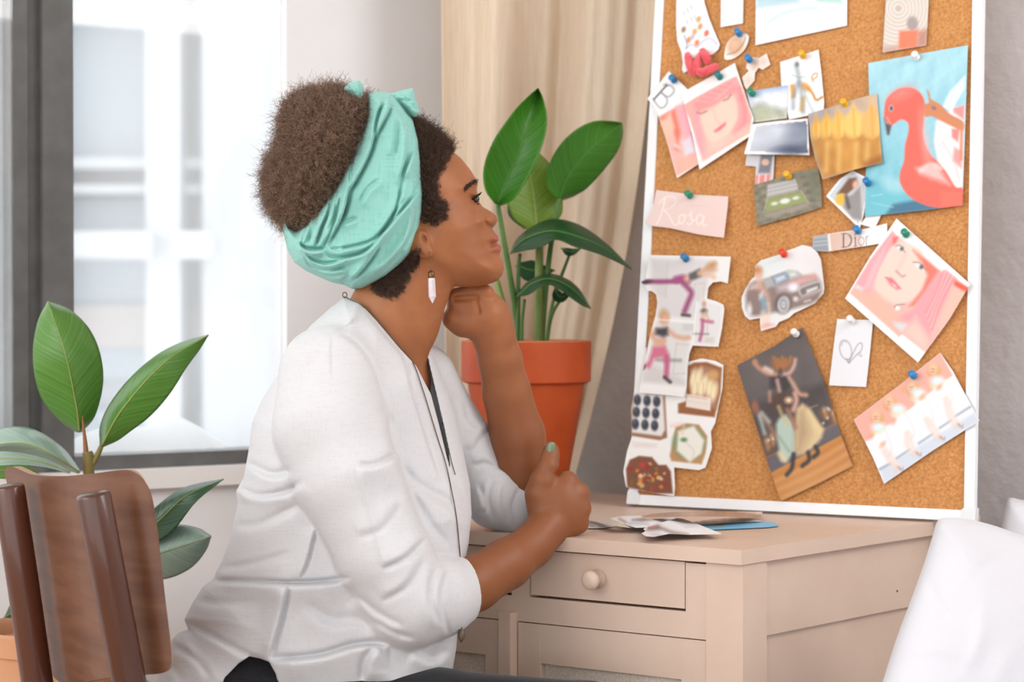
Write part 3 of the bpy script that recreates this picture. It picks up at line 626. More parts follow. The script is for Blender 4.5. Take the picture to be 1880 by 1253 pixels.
# ---------------------------------------------------------------- printed papers
t = NT('print'); a_ = t.n('ShaderNodeAttribute'); a_.attribute_name = 'ink'; t.l(a_.outputs['Color'], t.b.inputs['Base Color']); t.b.inputs['Roughness'].default_value = .45; t.b.inputs['Specular IOR Level'].default_value = .35
M_print = t.m
class Pic:
    """a printed sheet: outline and inks are given where they are seen in the photo, the sheet lies on the board (or desk)"""
    def __init__(s, outline, base=(238, 238, 238), k=(0, 0, 1), step=1.6, lay=0, curl=None):
        s.k = k; s.o = s.T(outline); s.base = base; s.ops = []; s.step = step; s.lay = lay; s.curl = curl
    def T(s, pts): return [((x / s.k[2] + s.k[0]), (y / s.k[2] + s.k[1])) for x, y in pts]
    def poly(s, pts, c, soft=1.5, a=1., sm=0):
        pts = s.T(pts); pts = closed_spline(pts, 5) if sm else pts; s.ops.append(('p', pts, c, soft, a)); return s
    def ell(s, x, y, rx, ry, c, ang=0, soft=1.5, a=1.):
        (x, y), = s.T([(x, y)]); s.ops.append(('e', (x, y, rx / s.k[2], ry / s.k[2], math.radians(ang)), c, soft, a)); return s
    def line(s, pts, w, c, soft=1.2, a=1., sm=1):
        pts = s.T(pts); s.ops.append(('l', (catmull(pts, 6) if sm and len(pts) > 2 else pts, w / s.k[2] / 2), c, soft, a)); return s
    def grad(s, p0, p1, c0, c1, clip=None): s.ops.append(('g', s.T([p0, p1]), (c0, c1), 0, s.T(clip) if clip else None)); return s
    def noise(s, f, amp, seed=0, clip=None, cell=0): s.ops.append(('n', f, amp, seed, s.T(clip) if clip else None)); return s
    def ink(s, U, V):
        C = np.tile(np.array(s.base, float), (len(U), 1))
        for op, g, c, soft, a in s.ops:
            if op == 'p':
                d = near_poly(g, U, V)[0]; al = np.clip(.5 + np.where(in_poly(g, U, V), d, -d) / soft, 0, 1) * a
            elif op == 'e':
                x, y, rx, ry, an = g; ca, sa = math.cos(an), math.sin(an); du, dv = U - x, V - y
                q = np.hypot((du * ca + dv * sa) / rx, (-du * sa + dv * ca) / ry); al = np.clip(.5 + (1 - q) * min(rx, ry) / soft, 0, 1) * a
            elif op == 'l':
                d = near_poly(g[0], U, V, False)[0]; al = np.clip(.5 + (g[1] - d) / soft, 0, 1) * a
            elif op == 'g':
                (x0, y0), (x1, y1) = g; t = np.clip(((U - x0) * (x1 - x0) + (V - y0) * (y1 - y0)) / ((x1 - x0) ** 2 + (y1 - y0) ** 2), 0, 1)[:, None]
                al = np.ones(len(U)) if a is None else in_poly(a, U, V).astype(float); c = np.array(c[0]) * (1 - t) + np.array(c[1]) * t
            else:
                w = wob(U, V, g, soft) + .6 * wob(U, V, g * 2.3, soft + 9); k = np.ones(len(U)) if a is None else in_poly(a, U, V)
                C = C + (w * k)[:, None] * np.array(c, float); continue
            C = C * (1 - al[:, None]) + np.array(c, float) * al[:, None]
        return np.clip(C, 0, 255)
    def place(s, name, label, cat, group=None, pos=None):
        U, V, f, e = cutgrid(s.o, s.step)
        base = .0012 + .0011 * s.lay
        if pos is None:
            cu = s.curl(U, V) if s.curl else .0012 * (1 + wob(U, V, .03, len(label)))
            vs = [B(u, v, base + c) for u, v, c in zip(U, V, cu)]
        else: vs = [pos(u, v) for u, v in zip(U, V)]
        o = obj(name, vs, f[:, ::-1], M_print)
        ca = o.data.attributes.new('ink', 'FLOAT_COLOR', 'POINT'); rgb = lin(s.ink(U, V)); ca.data.foreach_set('color', np.c_[rgb, np.ones(len(U))].astype(np.float32).ravel())
        return tag(o, label, cat, group)
def dist_line(x0, y0, x1, y1, w, a):
    """lift of a corner: a at distance w beyond the line"""
    L = math.hypot(x1 - x0, y1 - y0)
    return lambda U, V: a * np.clip(((x1 - x0) * (V - y0) - (y1 - y0) * (U - x0)) / L / w, 0, 1.5) ** 2
SK = (234, 190, 168); PK = (246, 150, 150)
K5 = (1160, 0, 3.684); K6 = (1380, 0, 2.914); K7 = (1130, 330, 2.0886); K8 = (1330, 380, 2.238)
KD = (1340, 590, 3.683); KP = (1540, 390, 4.319); KW = (1550, 640, 4.819); KC = (1330, 440, 6.265); KY = (1170, 460, 4.178)
# 1 figures cut-out
p = Pic([(310, -140), (300, 40), (300, 180), (308, 280), (335, 350), (345, 420), (338, 470), (352, 496), (375, 480), (400, 400), (470, 372), (545, 370), (585, 335), (596, 300), (570, 240), (525, 130), (492, 20), (470, -140)], (240, 241, 243), K5)
for i, (x, y) in enumerate(((350, 90), (375, 70), (400, 50), (370, 150), (400, 130), (425, 118))): p.line([(x, y - 14), (x + 6, y + 12)], 9, (160, 190, 182), a=.8)
for x, y, c in ((350, 200, (150, 110, 80)), (385, 270, (224, 130, 60)), (425, 215, (228, 150, 90)), (440, 290, (226, 120, 52)), (462, 180, (206, 140, 80)), (505, 225, (228, 86, 60)), (410, 250, (196, 176, 190)), (452, 130, (212, 150, 90))): p.ell(x, y, 15, 22, c, 20, 3, .85)
p.line([(370, 330), (400, 300), (440, 320), (480, 280), (530, 260), (575, 300)], 7, (150, 150, 200), a=.7).line([(355, 240), (372, 300), (365, 330)], 10, (110, 130, 170), a=.6)
p.place('magazine_cutout', 'white cutout with small orange and blue drawn figures above the red fuzzy clip', 'cutout')
# 3 blank slip, 4 watercolour sheet
Pic([(1324, -60), (1366, -60), (1364, 43), (1323, 50)], (236, 236, 236)).place('paper_slip', 'narrow blank white slip at the top edge of the board', 'paper')
p = Pic([(1388, -90), (1556, -110), (1555, 47), (1387, 83)], (238, 241, 243)); p.poly([(1388, -80), (1440, -60), (1470, 5), (1420, 12), (1388, 16)], (176, 208, 222), 10, .8).poly([(1480, -60), (1540, -40), (1548, 8), (1500, 4)], (170, 206, 206), 10, .7).line([(1410, 40), (1450, 20), (1500, 14)], 8, (206, 226, 230), 8)
p.place('watercolour_sheet', 'large white sheet with a pale blue wash along its upper edge', 'paper')
# planet-like shell cut-out, sweet wrapper cut-out
p = Pic(closed_spline([(625, 392), (632, 330), (650, 280), (690, 245), (730, 235), (768, 226), (791, 245), (784, 290), (755, 345), (700, 390), (650, 406)], 4), (240, 232, 224), K5, 1.2).ell(702, 312, 52, 64, (214, 172, 140), 30, 8).line([(645, 368), (700, 352), (750, 300), (768, 256)], 7, (166, 130, 104)).ell(690, 290, 24, 30, (226, 190, 160), 30, 14)
p.place('magazine_cutout', 'tan seashell cutout with a white rim below the blank slip', 'cutout')
p = Pic([(745, 525), (790, 480), (772, 460), (780, 412), (820, 386), (860, 392), (912, 362), (938, 438), (885, 472), (858, 458), (832, 495), (830, 545), (776, 606), (760, 580)], (236, 224, 214), K5, 1.2).ell(835, 435, 22, 30, (206, 176, 158), 20, 10).ell(890, 420, 18, 22, (222, 200, 186), 0, 10).ell(790, 545, 26, 24, (224, 206, 192), 0, 10)
p.place('magazine_cutout', 'knot-shaped cream cutout held by a blue pin', 'cutout')
# 7 drawing with guitar
p = Pic([(152, 332), (358, 266), (372, 380), (388, 545), (384, 600), (240, 632), (200, 640), (160, 470)], (238, 240, 240), K6).poly([(205, 455), (232, 448), (236, 520), (212, 530)], (222, 160, 84), 4).ell(285, 465, 34, 20, (216, 160, 90), 30, 6).poly([(262, 520), (288, 515), (280, 600), (255, 595)], (224, 170, 96), 5)
p.line([(300, 470), (326, 500), (345, 535), (378, 520)], 14, (206, 150, 84)).line([(330, 440), (322, 415), (335, 394), (352, 396), (346, 414), (328, 425)], 6, (196, 146, 84)).line([(238, 350), (250, 400), (256, 440), (270, 520), (275, 600)], 20, (140, 156, 160), 8, .75).line([(250, 440), (225, 520), (222, 580)], 16, (120, 140, 165), 8, .7).line([(215, 400), (250, 415), (285, 410)], 4, (120, 130, 130), 2, .6).ell(243, 345, 10, 12, (120, 120, 122), 0, 5).line([(278, 470), (300, 540), (330, 600)], 8, (150, 160, 170), 5, .6)
p.place('drawing', 'white card with a sketched figure and an ochre guitar under a yellow pin', 'drawing')
# 9 mountain photo, 10 cloud photo
p = Pic([(775, 622), (1055, 576), (1048, 800), (822, 830)], (206, 214, 222), K5, lay=1).grad((780, 610), (800, 720), (150, 178, 220), (226, 232, 238)).ell(900, 660, 70, 22, (238, 241, 244), -8, 20).ell(1000, 660, 60, 30, (240, 242, 246), -8, 20).poly([(795, 730), (860, 690), (940, 715), (1050, 740), (1048, 800), (822, 830)], (172, 176, 156), 12, .9).noise(.25, (14, 14, 10), 4).poly([(800, 770), (900, 735), (960, 790), (830, 826)], (190, 196, 158), 14, .6)
p.place('landscape_photo', 'small photo of a green hillside under a blue cloudy sky', 'photo')
p = Pic([(1366, 283), (1382, 228), (1430, 222), (1483, 218), (1486, 285)], (240, 240, 242), lay=3, curl=lambda U, V: .002 + .006 * np.clip((V - 225) / 60, 0, 1) ** 2).grad((1385, 240), (1485, 275), (206, 210, 220), (96, 104, 122), [(1376, 278), (1388, 232), (1481, 222), (1483, 281)]).ell(1420, 245, 34, 16, (206, 212, 222), -10, 18, .8).ell(1462, 250, 24, 14, (150, 160, 176), 0, 14, .7).ell(1450, 278, 30, 9, (70, 82, 104), 0, 10, .7).noise(.09, (12, 12, 12), 6)
p.place('cloud_photo', 'grey-blue photo of storm clouds with a thin white edge', 'photo')
# narrow strip below
p = Pic([(1372, 278), (1422, 280), (1420, 325), (1413, 350), (1385, 352), (1388, 306), (1368, 304)], (206, 206, 210), step=1.3).poly([(1397, 285), (1419, 285), (1414, 318), (1392, 318)], (120, 122, 130), 5).ell(1405, 298, 7, 6, (220, 180, 160), 0, 3).poly([(1388, 322), (1415, 320), (1411, 345), (1386, 346)], (222, 120, 112), 4, .8).line([(1394, 322), (1391, 345)], 3, (240, 200, 196)).line([(1406, 322), (1404, 345)], 3, (240, 205, 200))
p.place('photo_strip', 'narrow torn strip with a red patch hanging below the cloud photo', 'photo')
# garden photo
p = Pic([(10, 990), (120, 960), (240, 920), (355, 900), (372, 1000), (375, 1110), (200, 1165), (30, 1210)], (128, 124, 106), K6, lay=1).noise(.35, (22, 22, 18), 2).poly([(85, 990), (235, 955), (250, 1015), (80, 1055)], (186, 184, 182), 3).line([(85, 1010), (240, 975)], 3, (150, 148, 150)).line([(85, 1030), (245, 995)], 3, (152, 150, 150)).poly([(80, 1065), (262, 1025), (300, 1080), (70, 1140)], (146, 156, 100), 4).ell(178, 1076, 28, 14, (226, 226, 222), -10, 3).ell(122, 1090, 18, 9, (220, 220, 216), -10, 3).ell(236, 1060, 18, 9, (222, 222, 218), -10, 3).poly([(70, 1140), (300, 1085), (310, 1110), (75, 1172)], (160, 148, 138), 6, .8).poly([(280, 930), (355, 912), (368, 1060), (310, 1060)], (112, 116, 92), 12, .6).line([(62, 1140), (85, 1060), (262, 1018), (305, 1085)], 3, (200, 196, 186), 2, .8, 0)
p.place('garden_photo', 'photo of a formal lawn with white tables seen from above, under a yellow pin', 'photo')
# yellow flowers photo
p = Pic([(302, 610), (450, 565), (560, 528), (670, 500), (690, 760), (698, 872), (560, 905), (380, 962), (340, 850), (315, 740)], (206, 160, 88), K6, lay=5, curl=lambda U, V: .002 + .007 * np.clip((V - 240) / 80, 0, 1) ** 2).grad((330, 600), (600, 560), (170, 160, 160), (200, 176, 150)).poly([(315, 740), (500, 690), (690, 640), (698, 872), (380, 962)], (196, 140, 70), 14).noise(.07, (16, 14, 8), 8)
for x, y, w, h, c in ((345, 690, 26, 80, (226, 172, 74)), (400, 680, 32, 90, (232, 180, 78)), (465, 675, 40, 105, (236, 186, 92)), (548, 665, 56, 120, (240, 196, 108)), (645, 660, 60, 130, (232, 180, 104))):
    p.ell(x, y, w, h * .62, c, 10, 8).poly([(x - w * .5, y - h * .2), (x - w * .1, y - h), (x + w * .5, y - h * .2)], c, 6).line([(x - 4, y - h * .7), (x + 2, y + h * .5)], 5, (206, 146, 60), 5, .7).line([(x + w * .5, y - h * .3), (x + w * .45, y + h * .5)], 4, (246, 212, 140), 5, .7)
for x in (405, 470, 560, 620): p.line([(x, 770), (x - 6, 910)], 22, (228, 188, 116), 10, .7)
p.poly([(600, 870), (696, 830), (698, 872), (600, 900)], (150, 92, 44), 12, .8)
p.place('flower_photo', 'yellow and orange tulip photo pinned beside the flamingo picture', 'photo')
# woman with yellow bag
p = Pic([(398, 1050), (470, 960), (540, 912), (612, 950), (615, 1060), (600, 1150), (578, 1225)], (242, 241, 240), K6).grad((450, 930), (600, 1180), (200, 214, 226), (208, 202, 196), [(416, 1048), (478, 968), (545, 925), (606, 960), (606, 1060), (590, 1150), (572, 1200)]).poly([(478, 1010), (520, 955), (560, 950), (570, 985), (545, 1010), (510, 1040), (455, 1040)], (120, 84, 66), 5).ell(556, 988, 16, 22, (226, 180, 158), 10, 5).ell(480, 1068, 32, 32, (232, 186, 74), 0, 6).poly([(500, 1060), (540, 1040), (580, 1000), (585, 1060), (590, 1180), (540, 1170), (490, 1110)], (150, 146, 146), 6).line([(505, 1050), (520, 1110)], 16, (70, 62, 66), 6, .8)
p.place('portrait_photo', 'photo of a long-haired woman in grey with a yellow bag, white edge', 'photo')
# circles picture
p = Pic([(722, -60), (950, -60), (944, 60), (934, 244), (820, 262), (700, 282), (708, 160)], (206, 194, 184), K6)
for r in range(9):
    for q in (0,): p.line([(785 + (24 + r * 19) * math.cos(a), 45 + (22 + r * 19) * 1.1 * math.sin(a)) for a in np.linspace(0, 6.3, 26)], 8, (236, 230, 222), 4, .9)
p.ell(785, 45, 12, 12, (196, 180, 170), 0, 6).ell(860, 126, 30, 38, (168, 156, 152), 0, 5).poly([(790, 166), (890, 160), (884, 256), (784, 264)], (242, 130, 100), 6).poly([(886, 170), (942, 150), (934, 244), (886, 252)], (186, 126, 110), 10, .8).poly([(700, 256), (780, 240), (778, 275), (700, 282)], (196, 160, 150), 8, .8)
p.place('spiral_photo', 'photo of pale concentric rings with a coral shirt at the top right', 'photo')
# flamingo picture
p = Pic([(1594, 116), (1777, 83), (1772, 240), (1767, 377), (1700, 386), (1588, 398), (1590, 300), (1596, 180)], (150, 206, 222), lay=1, step=1.5, curl=lambda U, V: .0015 + .003 * (1 + wob(U, V, .03, 2)) * .5)
p.grad((1600, 120), (1600, 390), (168, 214, 226), (120, 190, 206)).noise(.16, (10, 8, 6), 3).poly([(1590, 330), (1660, 350), (1700, 375), (1690, 388), (1588, 398)], (110, 190, 204), 14, .8).poly([(1625, 395), (1640, 375), (1690, 366), (1740, 378), (1720, 386)], (60, 100, 130), 8, .8).ell(1640, 340, 20, 14, (196, 228, 232), 20, 14, .5)
p.poly([(1035, 560), (1090, 470), (1146, 400), (1140, 470), (1085, 560), (1060, 620)], (226, 238, 242), 4) if 0 else None
p.k = K6
p.poly([(1020, 570), (1060, 490), (1144, 400), (1142, 470), (1100, 540), (1070, 600)], (222, 236, 240), 4, .95).poly([(985, 650), (1010, 630), (1075, 580), (1140, 560), (1130, 1030), (1060, 1000), (1000, 900), (975, 760)], (240, 226, 226), 5)
p.poly([(1080, 580), (1138, 562), (1134, 640), (1080, 600)], (242, 140, 140), 4, .9).poly([(1070, 690), (1112, 690), (1104, 760), (1072, 735)], (240, 128, 124), 4, .9).poly([(1085, 790), (1125, 810), (1122, 900), (1075, 860)], (238, 140, 136), 6, .8)
p.poly([(708, 610), (722, 530), (780, 478), (850, 468), (900, 495), (925, 545), (922, 640), (918, 710), (930, 770), (960, 830), (990, 860), (1040, 920), (1090, 1000), (1130, 1010), (1128, 1095), (1010, 1112), (920, 1095), (840, 1050), (795, 980), (795, 920), (815, 860), (820, 780), (838, 710), (836, 660), (800, 640), (760, 665), (738, 672), (714, 640)], (244, 106, 92), 3, 1, 1)
p.ell(800, 500, 46, 20, (248, 150, 140), -25, 24, .8).poly([(880, 900), (990, 880), (1060, 990), (900, 930)], (250, 206, 204), 12, .8).line([(905, 910), (960, 880), (1010, 900)], 14, (252, 226, 222), 10, .9).ell(930, 760, 16, 90, (250, 190, 184), -8, 18, .7).poly([(1010, 1020), (1130, 1030), (1128, 1095), (1012, 1108)], (250, 118, 100), 6, .7)
p.ell(746, 580, 14, 18, (176, 170, 170), 0, 3).ell(747, 580, 6, 9, (60, 54, 60), 0, 3).poly([(708, 630), (720, 660), (748, 672), (736, 724), (724, 720)], (92, 84, 92), 4).line([(722, 625), (742, 660)], 4, (250, 180, 170))
p.poly([(938, 480), (952, 500), (960, 530), (1010, 560), (1060, 610), (1130, 650), (1130, 700), (1080, 680), (1000, 640), (960, 622), (926, 622), (922, 560), (948, 550)], (206, 134, 96), 3, 1, 1).ell(975, 578, 12, 8, (120, 110, 120), 30, 4).poly([(1115, 690), (1132, 660), (1128, 860), (1112, 860)], (214, 140, 110), 3, .9).line([(1020, 760), (1080, 860), (1110, 960)], 5, (222, 200, 206), 4, .8).line([(640, 1050), (700, 1040)], 4, (190, 228, 232), 2, .7).line([(640, 1085), (760, 1110)], 4, (176, 218, 226), 2, .7)
p.place('flamingo_picture', 'large turquoise picture of a coral flamingo pool float', 'picture')
# 17 torn slips under the flamingo, name slip
Pic([(1580, 412), (1590, 398), (1618, 395), (1606, 420)], (240, 240, 240), step=1.3).place('paper_slip', 'white torn paper corner below the flamingo picture', 'paper')
p = Pic([(364, 122), (420, 112), (470, 104), (580, 90), (668, 68), (670, 146), (560, 164), (430, 184), (384, 182), (362, 176)], (242, 242, 242), K8, lay=1, step=1.2).grad((430, 140), (560, 140), (218, 184, 166), (228, 206, 196), [(420, 112), (560, 92), (566, 164), (430, 184)]).poly([(362, 122), (424, 112), (430, 184), (384, 182), (362, 176)], (150, 156, 164), 3)
for y in (128, 145, 160): p.line([(368, y), (425, y - 6)], 5, (192, 196, 202), 3, .8)
p.poly([(424, 112), (432, 112), (440, 182), (430, 184)], (236, 234, 230), 3)
INK = (86, 78, 80)
p.line([(489, 112), (489, 166)], 5.5, INK, 1, .9).line([(482, 111), (500, 110), (516, 118), (522, 136), (516, 156), (500, 165), (482, 167)], 3, INK, 1, .9).line([(514, 117), (521, 130), (520, 146), (512, 160)], 5, INK, 1, .9).line([(538, 126), (539, 161)], 4.5, INK, 1, .9).line([(533, 127), (538, 126)], 2.5, INK, 1, .9).line([(533, 162), (544, 160)], 2.5, INK, 1, .9).ell(537, 114, 3, 3, INK, 0, 1, .9)
p.line([(562 + 12 * math.cos(a), 141 + 17 * math.sin(a)) for a in np.linspace(0, 6.3, 14)], 3, (120, 112, 114), 1, .9).line([(582, 122), (583, 156)], 4, (150, 142, 144), 1, .9).line([(583, 130), (588, 121), (593, 121)], 3, (150, 142, 144), 1, .9)
p.place('name_slip', 'torn strip with large serif lettering, between the car cutout and the flamingo picture', 'paper')
# 8 pink-haired portraits on the left
p = Pic([(105, 668), (250, 482), (380, 606), (400, 900), (460, 1104), (305, 1206), (240, 970), (180, 790), (165, 740)], (238, 238, 238), K5, lay=2)
p.poly([(180, 790), (300, 720), (420, 690), (460, 1104), (305, 1190), (240, 970)], (240, 182, 170), 3).poly([(300, 720), (420, 670), (440, 900), (460, 1060), (400, 1060), (350, 900)], (246, 160, 170), 10).poly([(185, 800), (290, 740), (330, 900), (310, 980), (280, 880)], (232, 110, 92), 8, .9).poly([(195, 830), (262, 760), (290, 860), (262, 920), (230, 950)], SK, 8).ell(300, 1000, 24, 16, (250, 214, 210), 30, 6).ell(300, 1010, 22, 10, (240, 130, 130), 30, 6).poly([(340, 960), (400, 920), (430, 1030), (360, 1050)], (214, 222, 234), 8, .9).poly([(290, 1090), (440, 1050), (455, 1100), (308, 1186)], (232, 180, 160), 8)
for i in range(5): p.line([(320 + i * 18, 720 - i * 6), (350 + i * 14, 860), (345 + i * 20, 1000)], 6, (250, 190, 200), 5, .6)
DK = (70, 70, 74)
p.line([(150, 672), (235, 578)], 11, DK, 2, .9).line([(215, 575), (262, 580), (286, 612), (262, 648), (232, 652), (205, 630)], 8, (128, 130, 134), 3, .9).line([(205, 630), (235, 664), (236, 700), (212, 728), (186, 726), (152, 684)], 8, (128, 130, 134), 3, .9).line([(140, 668), (156, 684)], 5, DK).line([(228, 566), (244, 582)], 5, DK)
p.place('magazine_page', 'page with a large serif letter and the edge of a pink-haired portrait, at the frame', 'magazine page')
p = Pic([(335, 625), (380, 604), (696, 426), (720, 500), (800, 740), (824, 800), (800, 920), (458, 1148), (420, 960), (380, 800)], (242, 241, 240), K5, lay=4, step=1.3)
fr_ = [(345, 715), (430, 660), (710, 515), (760, 640), (812, 790), (795, 900), (485, 1085), (440, 960), (390, 800)]
p.poly(fr_, (236, 170, 160), 2).poly([(450, 780), (520, 740), (660, 640), (720, 700), (720, 800), (680, 900), (560, 960), (480, 900)], (236, 204, 186), 10, 1, 1)
p.poly([(420, 690), (520, 620), (690, 528), (740, 600), (660, 640), (560, 710), (470, 740), (430, 830)], (246, 150, 150), 8).poly([(690, 540), (720, 560), (780, 730), (800, 830), (700, 930), (670, 900), (725, 800), (718, 690)], (246, 158, 160), 8).poly([(410, 720), (450, 760), (490, 920), (520, 1060), (480, 1080), (440, 960)], (246, 164, 170), 10)
p.line([(440, 762), (470, 768), (505, 752)], 8, (140, 100, 96), 4, .8).line([(620, 680), (650, 668), (670, 640)], 8, (140, 100, 96), 4, .8).line([(550, 740), (572, 810), (590, 830)], 8, (222, 182, 166), 8, .8).poly([(552, 888), (600, 850), (634, 825), (636, 846), (600, 880), (566, 898)], (238, 116, 124), 4).ell(560, 960, 50, 40, (238, 206, 190), 0, 20, .8)
for i in range(6): p.line([(440 + i * 45, 680 - i * 27), (540 + i * 32, 690 - i * 26), (600 + i * 22, 650 - i * 20)], 7, (250, 182, 182), 6, .6)
p.line([(725, 600), (760, 720), (760, 830), (700, 900)], 10, (240, 128, 122), 8, .7).poly([(500, 1010), (600, 950), (790, 850), (795, 900), (485, 1085)], (238, 196, 180), 14, .8)
p.place('magazine_page', 'pink-haired portrait with closed eyes under a green pin at the upper left', 'magazine page')
# 18 portrait on the right
p = Pic([(458, 50), (1042, 570), (880, 845), (628, 1192), (50, 684), (250, 350)], (243, 243, 244), KP, lay=2, step=1.3, curl=lambda U, V: .0015 + .005 * np.clip((U - 1700) / 80, 0, 1) ** 2 + .004 * np.clip((1600 - U) / 50, 0, 1) ** 2)
fr_ = [(425, 150), (465, 195), (820, 480), (850, 460), (1030, 600), (880, 845), (690, 1112), (500, 965), (478, 985), (90, 640), (250, 380)]
p.poly(fr_, (238, 180, 172), 2).poly([(430, 205), (540, 240), (650, 300), (705, 430), (690, 560), (590, 690), (470, 726), (360, 700), (285, 600), (300, 480), (360, 330)], (232, 208, 194), 8, 1, 1)
p.poly([(425, 150), (470, 200), (400, 300), (320, 440), (270, 560), (230, 660), (130, 580), (250, 380)], (246, 166, 172), 6).poly([(430, 200), (470, 195), (455, 240), (430, 260)], (238, 108, 96), 6, .9).poly([(590, 300), (700, 380), (800, 470), (740, 560), (700, 620), (600, 740), (560, 745), (660, 620), (705, 500), (660, 400)], (242, 120, 104), 8).poly([(700, 600), (780, 480), (850, 460), (930, 530), (860, 700), (740, 900), (720, 1000), (640, 900), (520, 860), (380, 840), (370, 790), (480, 830), (600, 760)], (246, 160, 166), 10).poly([(920, 540), (1030, 600), (1010, 640), (915, 580)], (238, 92, 70), 5).poly([(900, 590), (1010, 640), (880, 845), (800, 900), (840, 740)], (234, 190, 172), 12, .9)
for i in range(7): p.line([(830 + i * 14, 470 + i * 9), (770 + i * 8, 640 + i * 10), (690 + i * 8, 800 + i * 22)], 7, (252, 200, 204) if i % 2 else (238, 128, 124), 6, .7)
for i in range(4): p.line([(400 - i * 40, 220 + i * 60), (300 - i * 25, 440 + i * 40), (240 - i * 25, 600 + i * 14)], 8, (250, 196, 200), 6, .6)
p.ell(492, 290, 34, 20, (226, 226, 226), 38, 4).ell(500, 290, 13, 17, (104, 92, 94), 30, 4).line([(450, 268), (485, 262), (525, 318)], 6, (120, 90, 86), 3, .8).ell(640, 432, 40, 20, (226, 226, 226), 38, 4).ell(655, 434, 15, 18, (104, 92, 94), 30, 4).line([(590, 396), (640, 402), (692, 458)], 6, (120, 90, 86), 3, .8)
p.line([(530, 330), (500, 400), (462, 465)], 12, (220, 190, 176), 12, .7).line([(456, 468), (480, 490), (505, 510), (524, 500)], 8, (166, 120, 106), 5, .8).poly([(368, 515), (420, 520), (448, 550), (492, 606), (460, 615), (410, 580)], (240, 130, 138), 5).line([(372, 517), (430, 548), (488, 606)], 5, (206, 96, 106), 3, .8).ell(440, 580, 16, 7, (250, 206, 208), 40, 4)
p.poly([(100, 640), (140, 590), (250, 660), (300, 640), (380, 700), (470, 800), (500, 960), (478, 980)], (226, 182, 162), 12, .9).poly([(430, 870), (540, 890), (500, 945), (450, 910)], (212, 216, 224), 8).poly([(125, 600), (140, 570), (190, 600), (180, 620)], (214, 214, 222), 6).ell(465, 760, 20, 18, (240, 236, 232), 0, 5).line([(440, 760), (455, 738), (520, 730)], 5, (110, 96, 92), 3, .8).poly([(520, 960), (610, 830), (700, 1000), (690, 1110)], (236, 198, 184), 14, .9)
p.place('magazine_page', 'pink-haired portrait with open eyes, tilted over the right edge of the frame', 'magazine page')
# 19 car cut-out
p = Pic([(352, 305), (420, 240), (610, 180), (720, 130), (900, 62), (1000, 85), (1070, 150), (1110, 230), (1125, 350), (1150, 560), (1140, 620), (1040, 735), (800, 850), (740, 905), (630, 950), (590, 1005), (420, 1055), (410, 985), (408, 905), (290, 925), (235, 880), (200, 780), (196, 670), (240, 570), (300, 470), (348, 425)], (232, 230, 228), KC, lay=1, step=1.2, curl=lambda U, V: .002 + .006 * np.clip((U - 1470) / 45, 0, 1) ** 2)
p.poly([(400, 280), (700, 180), (760, 330), (440, 450)], (218, 230, 232), 40, .8).poly([(760, 200), (1000, 120), (1080, 330), (800, 340)], (232, 224, 232), 40, .6)
p.poly([(245, 640), (285, 520), (340, 480), (430, 470), (560, 430), (740, 360), (830, 370), (900, 420), (1040, 420), (1115, 500), (1120, 600), (1080, 690), (1000, 740), (780, 800), (520, 850), (380, 880), (300, 880), (250, 800)], (140, 122, 116), 8)
p.poly([(280, 590), (300, 515), (400, 490), (400, 580)], (196, 176, 172), 8).line([(275, 600), (420, 575)], 10, (160, 110, 104), 6).poly([(440, 470), (560, 430), (590, 530), (480, 570)], (176, 176, 174), 8).poly([(545, 430), (715, 370), (760, 450), (590, 530)], (112, 136, 164), 6).poly([(575, 440), (690, 400), (710, 450), (600, 500)], (206, 216, 222), 8).poly([(715, 370), (820, 365), (860, 420), (760, 450)], (214, 226, 220), 10).poly([(600, 535), (870, 430), (1030, 410), (1090, 470), (900, 520), (760, 590), (620, 600)], (196, 180, 184), 14).poly([(750, 500), (900, 450), (1030, 405), (1060, 430), (900, 490), (800, 520)], (232, 150, 136), 14, .8)
p.ell(793, 552, 58, 48, (234, 236, 240), -10, 8).ell(820, 685, 26, 26, (226, 222, 220), 0, 6).line([(880, 640), (860, 590), (900, 545), (1080, 490), (1110, 540), (1080, 590), (890, 650)], 12, (206, 206, 206), 6).poly([(890, 580), (1080, 510), (1095, 550), (900, 630)], (116, 112, 112), 8).poly([(942, 580), (1070, 535), (1072, 570), (948, 622)], (226, 222, 214), 5).line([(830, 700), (1010, 640), (1110, 590)], 10, (196, 170, 176), 8, .8).line([(925, 715), (985, 698)], 14, (216, 212, 208), 6)
p.ell(675, 740, 90, 112, (92, 84, 82), 8, 8).ell(680, 748, 66, 92, (228, 228, 228), 8, 6)
for a in np.linspace(0, 6.28, 11)[:-1]: p.ell(680 + 36 * math.cos(a), 748 + 54 * math.sin(a), 10, 13, (130, 130, 134), 0, 5)
p.ell(680, 748, 12, 14, (150, 150, 150), 0, 5).ell(287, 810, 30, 72, (222, 222, 222), 0, 6).ell(388, 372, 44, 52, (206, 150, 118), 0, 12).ell(372, 350, 40, 34, (196, 132, 90), 0, 12).line([(395, 420), (420, 540), (470, 620), (490, 690)], 46, (222, 176, 152), 14).poly([(400, 640), (440, 600), (440, 690), (405, 690)], (216, 222, 232), 8).poly([(418, 680), (480, 660), (495, 830), (430, 845)], (134, 160, 176), 8).line([(505, 740), (515, 830), (490, 980)], 24, (232, 206, 190), 10).line([(450, 850), (450, 990)], 40, (236, 208, 192), 12).ell(505, 982, 28, 10, (240, 150, 150), 0, 8).ell(450, 1010, 24, 8, (236, 176, 160), 0, 8)
p.place('magazine_cutout', 'cutout of a dark small car with a woman in denim shorts, red pin', 'cutout')
